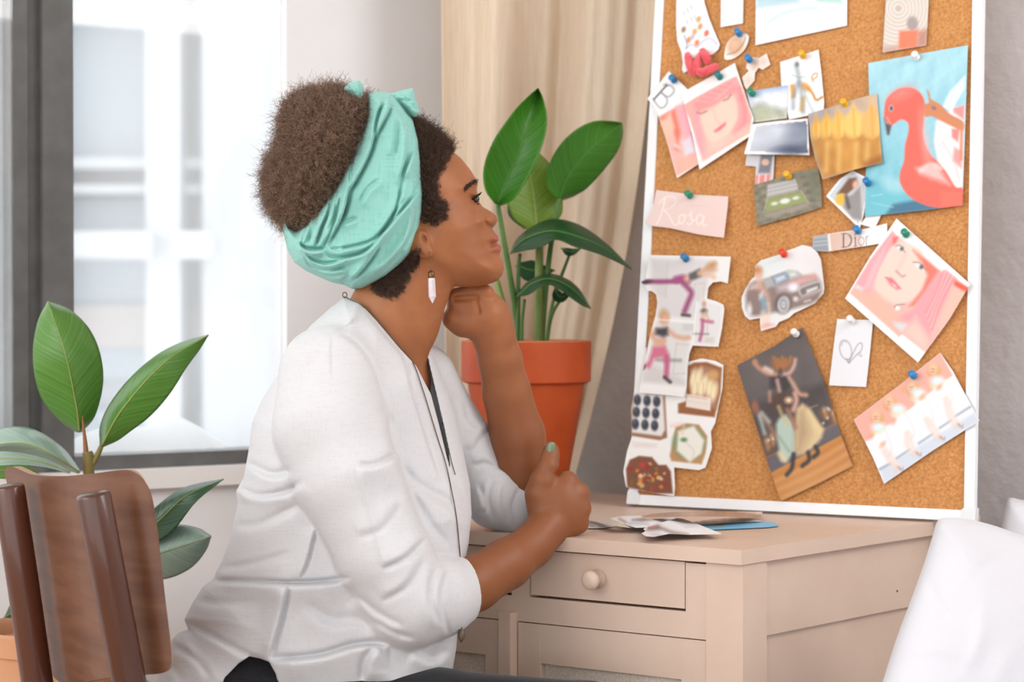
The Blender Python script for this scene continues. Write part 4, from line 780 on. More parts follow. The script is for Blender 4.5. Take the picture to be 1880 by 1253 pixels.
# 20 sketch card
p = Pic([(1537, 586), (1603, 588), (1597, 650), (1590, 711), (1522, 708), (1530, 640)], (230, 230, 234), step=1.2); SKC = (150, 150, 154)
p.k = K8; p.line([(498 + 24 * math.cos(a) + 6 * math.sin(a), 588 + 40 * math.sin(a)) for a in np.linspace(0, 6.3, 20)], 4, SKC, 2, .8).line([(512, 640), (530, 600), (548, 566), (565, 562), (562, 590), (540, 612), (514, 640)], 4, SKC, 2, .8).line([(500, 625), (512, 642), (514, 628)], 6, SKC, 2, .8).line([(555, 598), (564, 615), (545, 606)], 3, SKC, 2, .7).line([(480, 570), (490, 552), (505, 556)], 6, (176, 176, 180), 3, .7)
p.place('sketch_card', 'white card with a pencil sketch of two petals, in the middle right', 'drawing')
# 21 dancers
p = Pic([(48, 302), (80, 282), (300, 170), (490, 42), (520, 120), (640, 420), (740, 740), (832, 980), (620, 1090), (345, 1220), (270, 1000), (150, 620)], (98, 90, 88), KD, lay=1, step=1.3, curl=lambda U, V: .0015 + .0035 * (1 + np.sin((U * .5 + V) * .06)) * .5)
p.noise(.05, (8, 8, 8), 4).poly([(60, 310), (480, 55), (530, 180), (110, 440)], (104, 96, 94), 40, .6).poly([(120, 560), (640, 420), (735, 690), (245, 930)], (70, 62, 62), 20, .8).poly([(245, 945), (735, 690), (752, 760), (275, 1030)], (98, 94, 100), 6).line([(240, 930), (735, 685)], 12, (150, 110, 96), 6, .8).poly([(272, 1028), (752, 772), (832, 980), (345, 1220)], (196, 134, 70), 4)
for i in range(6): p.line([(290 + i * 16, 1060 + i * 26), (560 + i * 10, 930 + i * 30), (770 + i * 8, 800 + i * 32)], 16, (226, 168, 104) if i % 2 else (166, 100, 46), 14, .5)
p.ell(500, 1090, 110, 36, (216, 168, 120), -26, 40, .5)
for x, y, w, h in ((250, 830, 40, 90), (285, 800, 40, 90), (640, 620, 60, 60), (700, 640, 60, 80)): p.ell(x, y, w * .5, h * .5, (150, 100, 66), 0, 14, .7).ell(x, y - 20, 10, 14, (236, 206, 160), 0, 8, .7).ell(x + 10, y + 20, 9, 16, (232, 160, 90), 0, 8, .7)
for x, y in ((262, 806), (292, 796), (662, 590), (672, 600), (632, 690), (660, 655)): p.ell(x, y, 8, 9, (226, 216, 196), 0, 4, .8)
SKN = (196, 140, 116)
p.line([(170, 570), (205, 640), (260, 700), (320, 790)], 24, (150, 110, 96), 10).line([(200, 640), (235, 760)], 20, (176, 196, 190), 8, .9).line([(215, 620), (265, 680)], 20, (200, 206, 200), 8, .8).ell(168, 580, 18, 40, (156, 96, 72), 0, 8)
p.poly([(330, 660), (380, 630), (420, 680), (445, 760), (450, 890), (400, 930), (380, 950), (345, 945), (320, 800), (312, 700)], (176, 196, 184), 8).poly([(440, 700), (450, 590), (490, 556), (540, 590), (600, 680), (638, 730), (620, 790), (570, 850), (500, 900), (455, 910), (440, 860)], (214, 190, 146), 8).poly([(450, 700), (470, 610), (510, 600), (540, 760), (480, 890), (445, 890)], (166, 136, 106), 22, .7).line([(530, 620), (600, 740)], 22, (228, 206, 150), 14, .8).line([(330, 780), (400, 880)], 10, (130, 140, 130), 8, .7).line([(340, 900), (370, 940)], 34, (226, 204, 160), 10, .9)
p.poly([(260, 540), (330, 470), (420, 480), (440, 560), (380, 600), (280, 600)], (84, 64, 56), 14).line([(330, 580), (360, 650), (400, 700)], 18, (206, 180, 130), 8, .9).line([(390, 600), (430, 680), (445, 720)], 22, (170, 116, 90), 8).line([(440, 490), (450, 540), (430, 600)], 28, (216, 170, 156), 8).ell(398, 535, 24, 20, (236, 206, 170), 0, 8)
p.poly([(270, 380), (340, 350), (420, 380), (420, 440), (370, 480), (330, 470), (270, 450)], (58, 52, 54), 8).line([(170, 280), (190, 310), (250, 350), (310, 360)], 24, (206, 150, 124), 8).ell(168, 278, 14, 18, (196, 136, 104), 0, 6).line([(440, 262), (430, 310), (400, 350), (350, 360)], 22, (222, 178, 172), 8).line([(240, 320), (280, 340)], 30, (226, 200, 186), 8).line([(320, 400), (335, 470)], 20, (216, 170, 160), 8).line([(400, 380), (430, 430), (470, 490), (515, 500)], 24, (214, 164, 140), 8).line([(268, 480), (270, 540)], 16, (186, 140, 116), 8)
for i in range(11): p.line([(330, 320), (310 + i * 10, 270 + abs(i - 5) * 4), (285 + i * 14, 240 + ((i * 37) % 30))], 14, (186, 126, 70) if i % 2 else (150, 96, 56), 6, .9)
p.ell(340, 300, 46, 30, (166, 108, 62), 20, 14).line([(340, 330), (345, 360)], 16, (70, 56, 52), 8)
for a, b, c_ in (((430, 900), (420, 990), (385, 1040)), ((530, 890), (535, 940), (490, 980)), ((580, 850), (595, 890), (565, 920))): p.line([a, b, c_], 26, (56, 54, 60), 6)
p.line([(545, 585), (590, 570)], 6, (176, 160, 120), 4, .7)
p.place('dancers_picture', 'dark stage picture of dancing women with swinging skirts, white pin', 'picture')
# 22 four women
p = Pic([(84, 632), (480, 330), (850, 38), (960, 200), (1110, 480), (1198, 640), (1150, 672), (790, 900), (352, 1200), (250, 960), (180, 820)], (232, 235, 240), KW, lay=1, step=1.3, curl=lambda U, V: .0015 + .006 * np.clip((U - 1740) / 60, 0, 1) ** 2)
p.poly([(84, 632), (850, 38), (960, 240), (880, 290), (600, 520), (180, 830)], (238, 172, 156), 4).poly([(315, 1070), (1150, 570), (1198, 640), (352, 1200)], (206, 214, 226), 8)
for a, b in (((315, 1070), (405, 1020)), ((460, 975), (580, 895)), ((660, 840), (780, 760)), ((845, 705), (950, 635)), ((975, 605), (1115, 518))): p.line([a, b], 15, (140, 156, 172), 5, .9)
for hx, hy, tx, ty, kx, ky, fx, fy in ((290, 610, 310, 720, 360, 900, 490, 1060), (405, 480, 480, 560, 560, 740, 650, 930), (605, 350, 660, 420, 730, 620, 860, 790), (795, 190, 830, 310, 900, 440, 1020, 680)):
    p.ell(hx - 5, hy + 8, 48, 62, (206, 150, 96), 0, 10).ell(hx + 30, hy + 20, 30, 40, (216, 166, 110), 20, 10).ell(hx - 8, hy - 20, 30, 36, (240, 222, 190), 0, 12, .7).ell(hx - 12, hy, 24, 32, (236, 190, 160), 0, 8).line([(hx - 22, hy + 14), (hx - 2, hy + 16)], 6, (206, 80, 80), 3, .8).line([(hx - 22, hy - 8), (hx - 14, hy - 8)], 5, (120, 90, 80), 3, .7).line([(hx - 6, hy - 7), (hx + 2, hy - 6)], 5, (120, 90, 80), 3, .7)
    p.ell(tx, ty - 15, 66, 48, (220, 234, 242), 20, 10).line([(tx - 60, ty + 24), (tx, ty + 22), (tx + 50, ty - 5)], 16, (222, 226, 160), 8, .8).line([(tx - 50, ty + 40), (tx + 10, ty + 36)], 14, (232, 190, 160), 8, .8)
    p.poly([(tx - 40, ty + 40), (tx + 60, ty + 20), (kx + 50, ky - 10), (kx - 20, ky + 20)], (244, 243, 242), 10).line([(kx + 10, ky), (fx - 50, fy - 70), (fx, fy)], 34, (238, 214, 204), 10).line([(kx - 12, ky + 10), (fx - 90, fy - 60), (fx - 40, fy + 10)], 26, (232, 206, 196), 10, .9).ell(fx, fy + 5, 26, 14, (196, 176, 170), 40, 6).ell(fx - 38, fy + 25, 24, 13, (206, 206, 210), 40, 6).line([(fx - 10, fy - 10), (fx + 26, fy + 20), (fx + 30, fy - 8)], 5, (130, 126, 130), 3, .7)
    p.line([(tx + 58, ty + 20), (kx + 58, ky - 10), (kx + 30, ky + 60)], 6, (200, 204, 212), 6, .6)
for x, y in ((435, 645), (235, 780), (340, 850), (690, 430), (520, 370), (840, 345)): p.ell(x, y, 16, 26, (226, 160, 130), 40, 8)
p.place('women_picture', 'pale picture of four women in white skirts against a pink wall, right edge', 'picture')
# 23 pink lettered slip
p = Pic([(1205, 349), (1268, 357), (1337, 361), (1336, 380), (1329, 437), (1285, 431), (1230, 419), (1196, 415), (1185, 408), (1198, 382)], (232, 206, 200), lay=2, step=1.15, curl=lambda U, V: .002 + .004 * np.clip((V - 390) / 45, 0, 1) ** 2)
p.k = K7; WH = (246, 234, 230)
p.line([(190, 68), (182, 110), (168, 150), (158, 170)], 4.5, WH, 1.4).line([(165, 92), (190, 68), (222, 66), (232, 84), (215, 105), (186, 118)], 3.2, WH, 1.4).line([(186, 118), (206, 140), (222, 170), (236, 172), (246, 160)], 4, WH, 1.4).line([(262, 132), (246, 140), (244, 160), (254, 168), (266, 152), (262, 132)], 4, WH, 1.4).line([(266, 140), (284, 136), (292, 122)], 2.5, WH, 1.3).line([(290, 124), (290, 145), (296, 160), (286, 172), (274, 168)], 4, WH, 1.4).line([(296, 160), (312, 150)], 2.5, WH, 1.3).line([(338, 142), (322, 134), (310, 152), (316, 172), (330, 164), (340, 142)], 4, WH, 1.4).line([(340, 140), (334, 168), (340, 178), (350, 172)], 3.6, WH, 1.4).line([(268, 99), (345, 102)], 1.6, (206, 186, 184), 1.2, .8)
p.place('lettered_slip', 'pale pink slip with white handwritten lettering under a green pin', 'paper')
# 24 exercise cut-out
p = Pic([(30, 240), (60, 225), (80, 120), (92, 36), (400, 42), (718, 48), (705, 160), (694, 254), (640, 238), (580, 246), (545, 285), (535, 370), (600, 388), (660, 415), (668, 450), (650, 600), (622, 740), (520, 736), (425, 730), (400, 790), (385, 900), (378, 1050), (360, 1126), (200, 1108), (15, 1092), (30, 980), (70, 800), (100, 640), (140, 500), (155, 400), (145, 340), (110, 312), (75, 310), (60, 262), (38, 258)], (236, 234, 232), KY, lay=3, step=1.2, curl=lambda U, V: .002 + .005 * np.clip((1215 - U) / 30, 0, 1) ** 2 * 0 + .003 * np.clip((V - 620) / 100, 0, 1))
p.poly([(100, 60), (560, 70), (535, 300), (430, 530), (160, 500), (150, 350), (100, 290)], (216, 212, 212), 10).poly([(110, 70), (240, 80), (225, 360), (160, 350)], (206, 202, 200), 8, .7).line([(235, 90), (215, 360)], 4, (190, 186, 184), 3, .7).line([(440, 260), (515, 250), (505, 370)], 6, (206, 190, 176), 4, .8, 0).line([(440, 260), (435, 370)], 5, (206, 190, 176), 4, .8)
LG = (150, 66, 112)
p.line([(40, 246), (95, 240), (200, 240), (330, 235), (370, 225)], 34, LG, 6).line([(300, 225), (350, 215), (385, 230)], 56, (160, 74, 120), 8).line([(355, 255), (390, 290), (415, 330), (390, 400), (362, 470)], 36, (150, 70, 112), 8).line([(345, 495), (400, 500)], 20, (60, 52, 54), 5).ell(70, 242, 36, 13, (52, 46, 50), -8, 5).ell(385, 215, 26, 26, (216, 170, 146), 0, 8).poly([(395, 180), (480, 138), (495, 200), (430, 228), (400, 222)], (92, 88, 92), 6).line([(480, 170), (540, 135), (590, 100)], 30, (206, 156, 124), 10).line([(480, 180), (560, 190), (585, 205)], 24, (222, 176, 148), 10).ell(570, 120, 34, 26, (190, 146, 104), -30, 12).ell(575, 150, 26, 16, (206, 160, 120), 0, 10)
p.poly([(150, 540), (430, 560), (400, 700), (360, 1030), (60, 1000), (110, 680)], (220, 218, 216), 8).poly([(40, 930), (120, 880), (370, 1000), (360, 1040), (30, 1010)], (206, 200, 198), 10, .8).line([(300, 715), (275, 950), (370, 945)], 6, (206, 190, 176), 4, .9, 0).line([(300, 715), (395, 725)], 6, (206, 190, 176), 4, .9).line([(150, 840), (330, 845)], 16, (120, 112, 112), 8, .8).poly([(350, 560), (440, 565), (430, 620), (345, 615)], (206, 206, 206), 6)
p.ell(205, 510, 38, 52, (196, 150, 106), 0, 10).ell(210, 530, 26, 36, (222, 172, 146), 0, 8).line([(150, 610), (115, 650), (150, 690), (200, 690)], 34, (214, 164, 136), 8).line([(235, 610), (290, 655), (350, 672), (395, 670)], 30, (214, 164, 136), 8).poly([(130, 690), (220, 670), (215, 740), (125, 735)], (216, 168, 142), 8).poly([(145, 600), (230, 590), (236, 650), (200, 665), (140, 645)], (62, 56, 62), 8)
p.poly([(118, 740), (215, 735), (245, 800), (245, 880), (235, 975), (210, 975), (212, 880), (190, 820), (130, 830), (95, 905), (40, 890), (85, 850), (105, 790)], (206, 110, 136), 8).line([(230, 820), (222, 960)], 20, (170, 76, 120), 10, .8).line([(210, 975), (252, 1010)], 22, (44, 38, 40), 6).ell(42, 892, 18, 22, (50, 44, 46), 0, 6)
p.poly([(455, 395), (640, 420), (640, 560), (605, 722), (430, 712)], (228, 226, 226), 5).ell(512, 412, 14, 22, (196, 150, 116), 0, 6).ell(512, 466, 24, 20, (92, 88, 92), 0, 6).line([(525, 470), (550, 540)], 10, (216, 170, 146), 5).ell(510, 495, 20, 18, (220, 174, 150), 0, 8).line([(495, 530), (530, 545), (575, 550)], 20, (190, 92, 130), 6).line([(500, 545), (498, 610), (480, 690)], 20, (176, 80, 122), 6).line([(430, 640), (545, 642)], 8, (110, 106, 106), 5, .8).line([(540, 560), (532, 650)], 4, (196, 180, 166), 3).poly([(520, 665), (590, 670), (580, 710), (510, 705)], (216, 206, 198), 6).line([(455, 395), (428, 712)], 5, (246, 246, 246), 3).line([(150, 530), (440, 555)], 6, (246, 246, 246), 4, .8)
p.place('magazine_cutout', 'long cutout of exercising women in pink leggings over the left frame', 'cutout')
# 25 food cut-out
p = Pic([(95, 645), (120, 645), (110, 800), (240, 830), (278, 700), (330, 686), (385, 696), (414, 712), (410, 800), (382, 935), (366, 965), (370, 1030), (345, 1105), (320, 1115), (225, 1104), (228, 1180), (225, 1214), (150, 1205), (40, 1180), (30, 1120), (45, 1040), (62, 990), (60, 880), (75, 790)], (240, 240, 238), K7, lay=1, step=1.2)
p.poly([(278, 715), (300, 702), (350, 700), (408, 722), (402, 820), (380, 912), (240, 896), (240, 860), (270, 850)], (150, 92, 52), 4).poly([(284, 728), (340, 716), (398, 730), (388, 880), (290, 860)], (176, 130, 110), 8, .8)
for x, y in ((298, 765), (320, 760), (343, 785), (362, 800), (378, 815), (306, 800), (330, 800)): p.ell(x, y, 13, 36, (240, 224, 184), 12, 6).line([(x + 8, y - 20), (x + 5, y + 25)], 3, (200, 160, 110), 3, .6)
p.ell(375, 750, 20, 18, (206, 160, 100), 0, 8).poly([(272, 822), (366, 838), (364, 888), (270, 872)], (232, 220, 210), 3).line([(285, 832), (350, 842)], 4, (220, 160, 150), 2, .7).line([(280, 850), (355, 862)], 3, (206, 196, 190), 2, .7)
p.poly([(66, 826), (190, 830), (198, 990), (170, 1000), (56, 982)], (150, 104, 72), 4).poly([(70, 820), (182, 826), (190, 960), (176, 985), (62, 970)], (226, 224, 222), 5)
for i in range(3):
    for j in range(3): p.ell(84 + i * 37 - j * 4, 846 + j * 46 + i * 3, 14, 20, (48, 52, 64), 0, 4).ell(80 + i * 37 - j * 4, 838 + j * 46 + i * 3, 5, 7, (100, 104, 116), 0, 4, .7)
p.poly([(230, 950), (270, 935), (320, 940), (352, 985), (345, 1050), (330, 1092), (215, 1080), (208, 1060)], (190, 140, 92), 4).ell(282, 1010, 60, 62, (110, 150, 110), 0, 14).poly([(240, 965), (300, 945), (340, 1000), (330, 1050), (285, 1085), (235, 1040)], (236, 234, 224), 6).line([(260, 1000), (300, 1040), (290, 1080)], 3, (200, 200, 180), 3, .7).ell(262, 998, 12, 8, (90, 140, 90), 0, 5).line([(215, 945), (260, 940), (255, 975)], 8, (240, 190, 180), 8, .7)
p.poly([(40, 1110), (55, 1075), (90, 1060), (140, 1065), (165, 1095), (195, 1095), (212, 1120), (220, 1205), (150, 1205), (45, 1180)], (126, 70, 44), 4)
rs = np.random.RandomState(5)
for i in range(46):
    a, b = rs.rand() * 6.28, rs.rand() ** .6; p.ell(125 + 74 * b * math.cos(a), 1140 + 52 * b * math.sin(a) + .12 * 74 * b * math.cos(a), 5 + 6 * rs.rand(), 4 + 6 * rs.rand(), [(190, 50, 36), (222, 120, 40), (206, 176, 110), (110, 76, 40), (150, 40, 36), (232, 210, 170), (96, 110, 50)][rs.randint(7)], rs.rand() * 90, 3, .9)
p.poly([(60, 1005), (160, 1012), (156, 1030), (70, 1028)], (226, 214, 212), 6, .7)
p.place('magazine_cutout', 'white cutout with four topped toasts in the lower left corner of the board', 'cutout')
# ---------------------------------------------------------------- push pins
PC = dict(blue=(18, 122, 180), light_blue=(28, 130, 192), green=(0, 140, 108), teal=(10, 120, 124), yellow=(226, 176, 30), white=(240, 240, 238), red=(228, 60, 20))
PM = {k: mat('pin_' + k, c, .22, spec=.6) for k, c in PC.items()}
M_steel = mat('steel', (190, 190, 192), .25, metal=1)
def pin(px, py, c, label, o=.006, tilt=(0, 0)):
    b = B(px, py, o); ax = (bn + bh * tilt[0] + bu * tilt[1]).normalized()
    th = thing('push_pin', label, 'push pin', tuple(b), 'push pins on the cork board')
    v_, f_ = lathe([(r_ * 1.22, h_ * 1.22) for r_, h_ in [(.0026, 0), (.0046, .0004), (.0046, .0012), (.0025, .0032), (.0021, .0062), (.0026, .0082), (.0044, .0094), (.0044, .0104), (.0036, .0114), (.0006, .0117)]], b, ax, 18); obj('grip', v_, f_, PM[c], th)
    v_, f_ = lathe([(.0006, .0004), (.0006, -.006), (.0001, -.010)], b, ax, 8); obj('needle', v_, f_, M_steel, th)
for px, py, c, lb in ((1238, 148, 'blue', 'blue push pin in the page with the large serif letter'), (1322, 142, 'teal', 'teal push pin at the top of the closed-eyes portrait'), (1358, 63, 'light_blue', 'blue push pin in the tan seashell cutout'), (1377, 111, 'light_blue', 'blue push pin in the knot-shaped cream cutout'), (1382, 173, 'green', 'green push pin in the hillside photo'), (1475, 103, 'yellow', 'yellow push pin in the guitar drawing'), (1552, 192, 'yellow', 'yellow push pin in the yellow tulip photo'), (1448, 325, 'yellow', 'yellow push pin in the formal lawn photo'), (1683, 106, 'white', 'white push pin at the top of the flamingo picture'), (1594, 337, 'blue', 'blue push pin at the left edge of the flamingo picture'), (1267, 360, 'green', 'green push pin in the pale pink lettered slip'), (1260, 476, 'blue', 'blue push pin at the top of the exercise cutout'), (1440, 468, 'red', 'red push pin in the car cutout'), (1576, 425, 'light_blue', 'blue push pin in the torn strip with serif lettering'), (1664, 431, 'green', 'green push pin in the tilted open-eyes portrait'), (1462, 614, 'white', 'clear white push pin at the top of the dancers picture'), (1564, 590, 'white', 'small white push pin in the pencil sketch card'), (1678, 691, 'light_blue', 'blue push pin in the picture of four women')):
    pin(px, py, c, lb, .0075, (0, .12))
# red fuzzy clip
M_fuzz = mat('red_fuzz', (244, 104, 112), .95, (232, 74, 84), 90, bump=1, bscale=160, sheen=.6)
fz = thing('fuzzy_clip', 'red fuzzy pipe-cleaner bow on the drawn-figures cutout', 'clip', tuple(B(1282, 120, .01)))
for pts in ([(1262, 98), (1266, 116), (1272, 140)], [(1276, 140), (1280, 116), (1287, 98)], [(1288, 92), (1296, 102), (1300, 118)], [(1292, 134), (1304, 128), (1318, 120)], [(1280, 128), (1290, 134), (1302, 124)]):
    q = catmull([np.array(x) for x in pts], 5); n = len(q); v_, f_ = tube([B(x[0], x[1], .012 + .006 * math.sin(math.pi * i / (n - 1))) for i, x in enumerate(q)], [.0045 + .0025 * math.sin(math.pi * i / (n - 1)) for i in range(n)], 14)
    o = obj('loop', v_, f_, M_fuzz, fz); sb_ = o.modifiers.new('smooth', 'SUBSURF'); sb_.levels = sb_.render_levels = 2
    tx = bpy.data.textures.new('fuzz', 'CLOUDS'); tx.noise_scale = .0025; dm = o.modifiers.new('fuzz', 'DISPLACE'); dm.texture = tx; dm.strength = .0035; dm.mid_level = .5
# ---------------------------------------------------------------- loose cut-outs on the desk
def onD(h, curl=None):
    def f(u, v): return G(u, v, DESK_Z + .0012 + h + (curl(u, v) if curl else 0))
    return f
KS = (1050, 880, 4.585)
p = Pic([(1060, 390), (1060, 300), (160, 300), (150, 415)], (0, 0, 0), KS)
def dp(o, base, h, label, curl=None, cat='cutout'):
    q = Pic(o, base, KS, 1.2); q.h = h; q.lb = label; q.cu = curl; q.cat = cat; return q
def fin(q, name='loose_cutout'): q.place(name, q.lb, q.cat, 'loose cutouts on the desk', onD(q.h, q.cu))
q = dp([(1060, 400), (1100, 372), (1560, 352), (1700, 366), (1745, 396), (1640, 408), (1180, 428)], (126, 192, 228), .0004, 'bright blue paper lying under the other loose cutouts on the desk'); q.poly([(1170, 372), (1280, 366), (1260, 392), (1200, 384)], (206, 150, 60), 6); fin(q)
q = dp([(120, 415), (150, 362), (230, 372), (370, 396), (270, 414)], (228, 228, 230), .0006, 'small white scrap nearest the hand on the desk'); q.poly([(150, 372), (190, 402), (150, 405)], (120, 124, 126), 6); fin(q)
q = dp([(120, 340), (240, 298), (330, 340), (480, 400), (560, 420), (400, 402), (240, 372)], (206, 192, 176), .003, 'folded beige paper scrap beside the hand', lambda u, v: .006 * max(0, math.sin((u - 1080) * .035))); fin(q)
q = dp([(1060, 352), (1400, 318), (1490, 330), (1610, 356), (1400, 366), (1100, 384), (1000, 372)], (226, 222, 216), .0022, 'white printed cutout on top of the bright blue paper'); q.noise(.3, (20, 20, 20), 3).line([(1100, 352), (1300, 338), (1450, 344)], 10, (150, 120, 100), 6, .8); fin(q)
q = dp([(555, 322), (660, 296), (850, 278), (1100, 272), (1400, 272), (1605, 276), (1595, 318), (1500, 330), (1300, 318), (1000, 316), (700, 322)], (172, 142, 122), .005, 'brown glossy photo arched on top of the pile of cutouts', lambda u, v: .012 * math.sin(math.pi * min(1, max(0, (u - 1171) / 228.)))); q.poly([(900, 285), (1110, 276), (1040, 300), (960, 306)], (206, 186, 170), 14, .7).poly([(1400, 272), (1605, 276), (1595, 296)], (236, 234, 230), 6).noise(.15, (16, 14, 12), 4); fin(q)
q = dp([(320, 332), (420, 312), (575, 308), (640, 340), (860, 328), (900, 345), (700, 405), (540, 412), (420, 376)], (236, 238, 240), .0035, 'white cutout with grey print under the arched brown photo', lambda u, v: .004 * max(0, math.sin((u - 1120) * .03))); q.line([(400, 336), (450, 364)], 14, (186, 140, 116), 6).poly([(510, 345), (600, 330), (690, 340), (590, 354)], (112, 86, 80), 8, .9).line([(480, 372), (640, 380)], 12, (186, 196, 206), 6); fin(q)
q = dp([(585, 458), (620, 440), (600, 420), (640, 398), (880, 330), (930, 332), (1080, 388), (1270, 464), (980, 470), (820, 462), (690, 488), (620, 482)], (238, 238, 240), .006, 'white cutout with text lines and a red mark, nearest the desk edge', lambda u, v: .003 * max(0, math.sin((u - 1180) * .04))); q.poly([(640, 405), (720, 395), (740, 412), (640, 425)], (196, 80, 80), 6).poly([(720, 385), (830, 430), (980, 465), (860, 466), (760, 430), (630, 432)], (130, 116, 108), 8, .9).poly([(760, 395), (850, 430), (940, 440), (880, 405)], (232, 228, 226), 8, .8)
for i in range(5): q.line([(850 + i * 24, 352 + i * 14), (960 + i * 26, 345 + i * 13)], 3, (170, 172, 176), 2, .7)
q.ell(720, 470, 40, 12, (176, 160, 176), 10, 8, .6); fin(q)
# ================================================================ the woman
# Her figure is laid out in a frame of photo pixels across (u), down (v) and the same unit in depth (w, away from the camera).
PD = 2.66; PS = PD / F
def Q(u, v, w): return P(u, v, PD + w * PS)
class Field:
    """a signed-distance volume with smooth unions"""
    def __init__(s, u, v, w, st):
        s.st = st; s.o = (u[0], v[0], w[0]); s.n = [int((b - a) / st) + 1 for a, b in (u, v, w)]
        s.U = (u[0] + st * np.arange(s.n[0]))[:, None, None].astype(np.float32); s.V = (v[0] + st * np.arange(s.n[1]))[None, :, None].astype(np.float32); s.W = (w[0] + st * np.arange(s.n[2]))[None, None, :].astype(np.float32)
        s.F = np.full(s.n, 60, np.float32)
    def sl(s, lo, hi, m=26):
        r = []
        for k in range(3): r.append(slice(max(0, int((lo[k] - m - s.o[k]) / s.st)), max(0, min(s.n[k], int((hi[k] + m - s.o[k]) / s.st) + 2))))
        return tuple(r)
    def g(s, r): return s.U[r[0]], s.V[:, r[1]], s.W[:, :, r[2]]
    def join(s, r, f, k):
        a = s.F[r]
        if a.size == 0: return
        if k > 0: h = np.clip(.5 + .5 * (a - f) / k, 0, 1); s.F[r] = a * (1 - h) + f * h - k * h * (1 - h)
        else: s.F[r] = np.minimum(a, f)
    def cut(s, r, f, k=0):
        a = s.F[r]
        if a.size == 0: return
        if k > 0: h = np.clip(.5 - .5 * (a + f) / k, 0, 1); s.F[r] = a * (1 - h) - f * h + k * h * (1 - h)
        else: s.F[r] = np.maximum(a, -f)
    def rc(s, a, ra, b, rb, k=8, fw=1., cut=False, pl=None):
        a, b = np.array(a, float), np.array(b, float); R = max(ra, rb); lo = np.minimum(a - ra, b - rb); hi = np.maximum(a + ra, b + rb); r = s.sl(lo, hi); U, V, W = s.g(r)
        d = b - a; d2 = d.copy(); d2[2] *= fw; L = d2 @ d2 + 1e-9
        t = np.clip(((U - a[0]) * d2[0] + (V - a[1]) * d2[1] + (W - a[2]) * fw * d2[2]) / L, 0, 1)
        f = np.sqrt((U - a[0] - t * d2[0]) ** 2 + (V - a[1] - t * d2[1]) ** 2 + ((W - a[2]) * fw - t * d2[2]) ** 2) - (ra + (rb - ra) * t)
        if pl is not None:
            for p, n in pl: f = np.maximum(f, (U - p[0]) * n[0] + (V - p[1]) * n[1] + (W - p[2]) * n[2])
        s.cut(r, f, k) if cut else s.join(r, f, k)
    def chain(s, pts, k=8, fw=1., pl=None):
        for (a, ra), (b, rb) in zip(pts[:-1], pts[1:]): s.rc(a, ra, b, rb, k, fw, pl=pl)
    def ell(s, c, rr, ang=0, k=8, cut=False):
        R = max(rr[0], rr[1]); r = s.sl((c[0] - R, c[1] - R, c[2] - rr[2]), (c[0] + R, c[1] + R, c[2] + rr[2])); U, V, W = s.g(r); ca, sa = math.cos(math.radians(ang)), math.sin(math.radians(ang))
        x = (U - c[0]) * ca + (V - c[1]) * sa; y = -(U - c[0]) * sa + (V - c[1]) * ca
        f = (np.sqrt((x / rr[0]) ** 2 + (y / rr[1]) ** 2 + ((W - c[2]) / rr[2]) ** 2) - 1) * min(rr)
        s.cut(r, f, k) if cut else s.join(r, f, k)
    def infl(s, poly, w0, R, Wm, k=8, disp=None, dfar=.25, taper=0):
        """body with a given outline; half thickness Wm, rounded over R px at the rim; disp(u, v) raises the near side"""
        pl = np.array(poly, float); U2, V2 = s.U[:, :, 0], s.V[:, :, 0]; r = s.sl((*pl.min(0), -1e4), (*pl.max(0), 1e4), 14)
        u, v = np.broadcast_arrays(s.U[r[0], :, 0], s.V[:, r[1], 0]); d = near_poly(pl, u, v)[0]; d = np.where(in_poly(pl, u, v), d, -d)
        w0_ = w0(u, v) if callable(w0) else w0 + 0 * u; Wm_ = Wm(u, v) if callable(Wm) else Wm + 0 * u
        q = np.maximum(0, (R - d) / R).astype(np.float32)[:, :, None]; W = s.W[:, :, r[2]]; z = (np.abs(W - w0_[:, :, None].astype(np.float32)) / Wm_[:, :, None].astype(np.float32))
        f = (np.sqrt(q * q + z * z) - 1) * min(R, float(np.min(Wm_)))
        if disp is not None:
            D = (disp(u, v) * (np.clip(d / taper, 0, 1) if taper else 1) * min(R, float(np.min(Wm_))) / Wm_)[:, :, None].astype(np.float32); near = np.clip((w0_[:, :, None] - W) / 30, 0, 1); f = f - D * (near + dfar * (1 - near))
        s.join(r, f.astype(np.float32), k)
    def mesh(s, smooth=2):
        Fv = s.F; b = Fv < 0; nx, ny, nz = [n - 1 for n in s.n]; cnt = np.zeros((nx, ny, nz), np.uint8)
        for i in (0, 1):
            for j in (0, 1):
                for k in (0, 1): cnt += b[i:nx + i, j:ny + j, k:nz + k]
        I, J, K = np.nonzero((cnt > 0) & (cnt < 8)); N = len(I); idx = -np.ones((nx, ny, nz), np.int32); idx[I, J, K] = np.arange(N)
        cs = [(i, j, k) for i in (0, 1) for j in (0, 1) for k in (0, 1)]; val = {c: Fv[I + c[0], J + c[1], K + c[2]] for c in cs}
        acc = np.zeros((N, 3)); num = np.zeros(N)
        for c in cs:
            for ax in range(3):
                if c[ax] == 0:
                    e = list(c); e[ax] = 1; e = tuple(e); a, d = val[c], val[e]; m = (a < 0) != (d < 0); t = np.where(m, a / np.where(m, a - d, 1), 0); p = np.zeros((N, 3)) + np.array(c); p[:, ax] += t; acc += p * m[:, None]; num += m
        pts = (np.stack([I, J, K], 1) + acc / num[:, None]) * s.st + np.array(s.o); fs = []
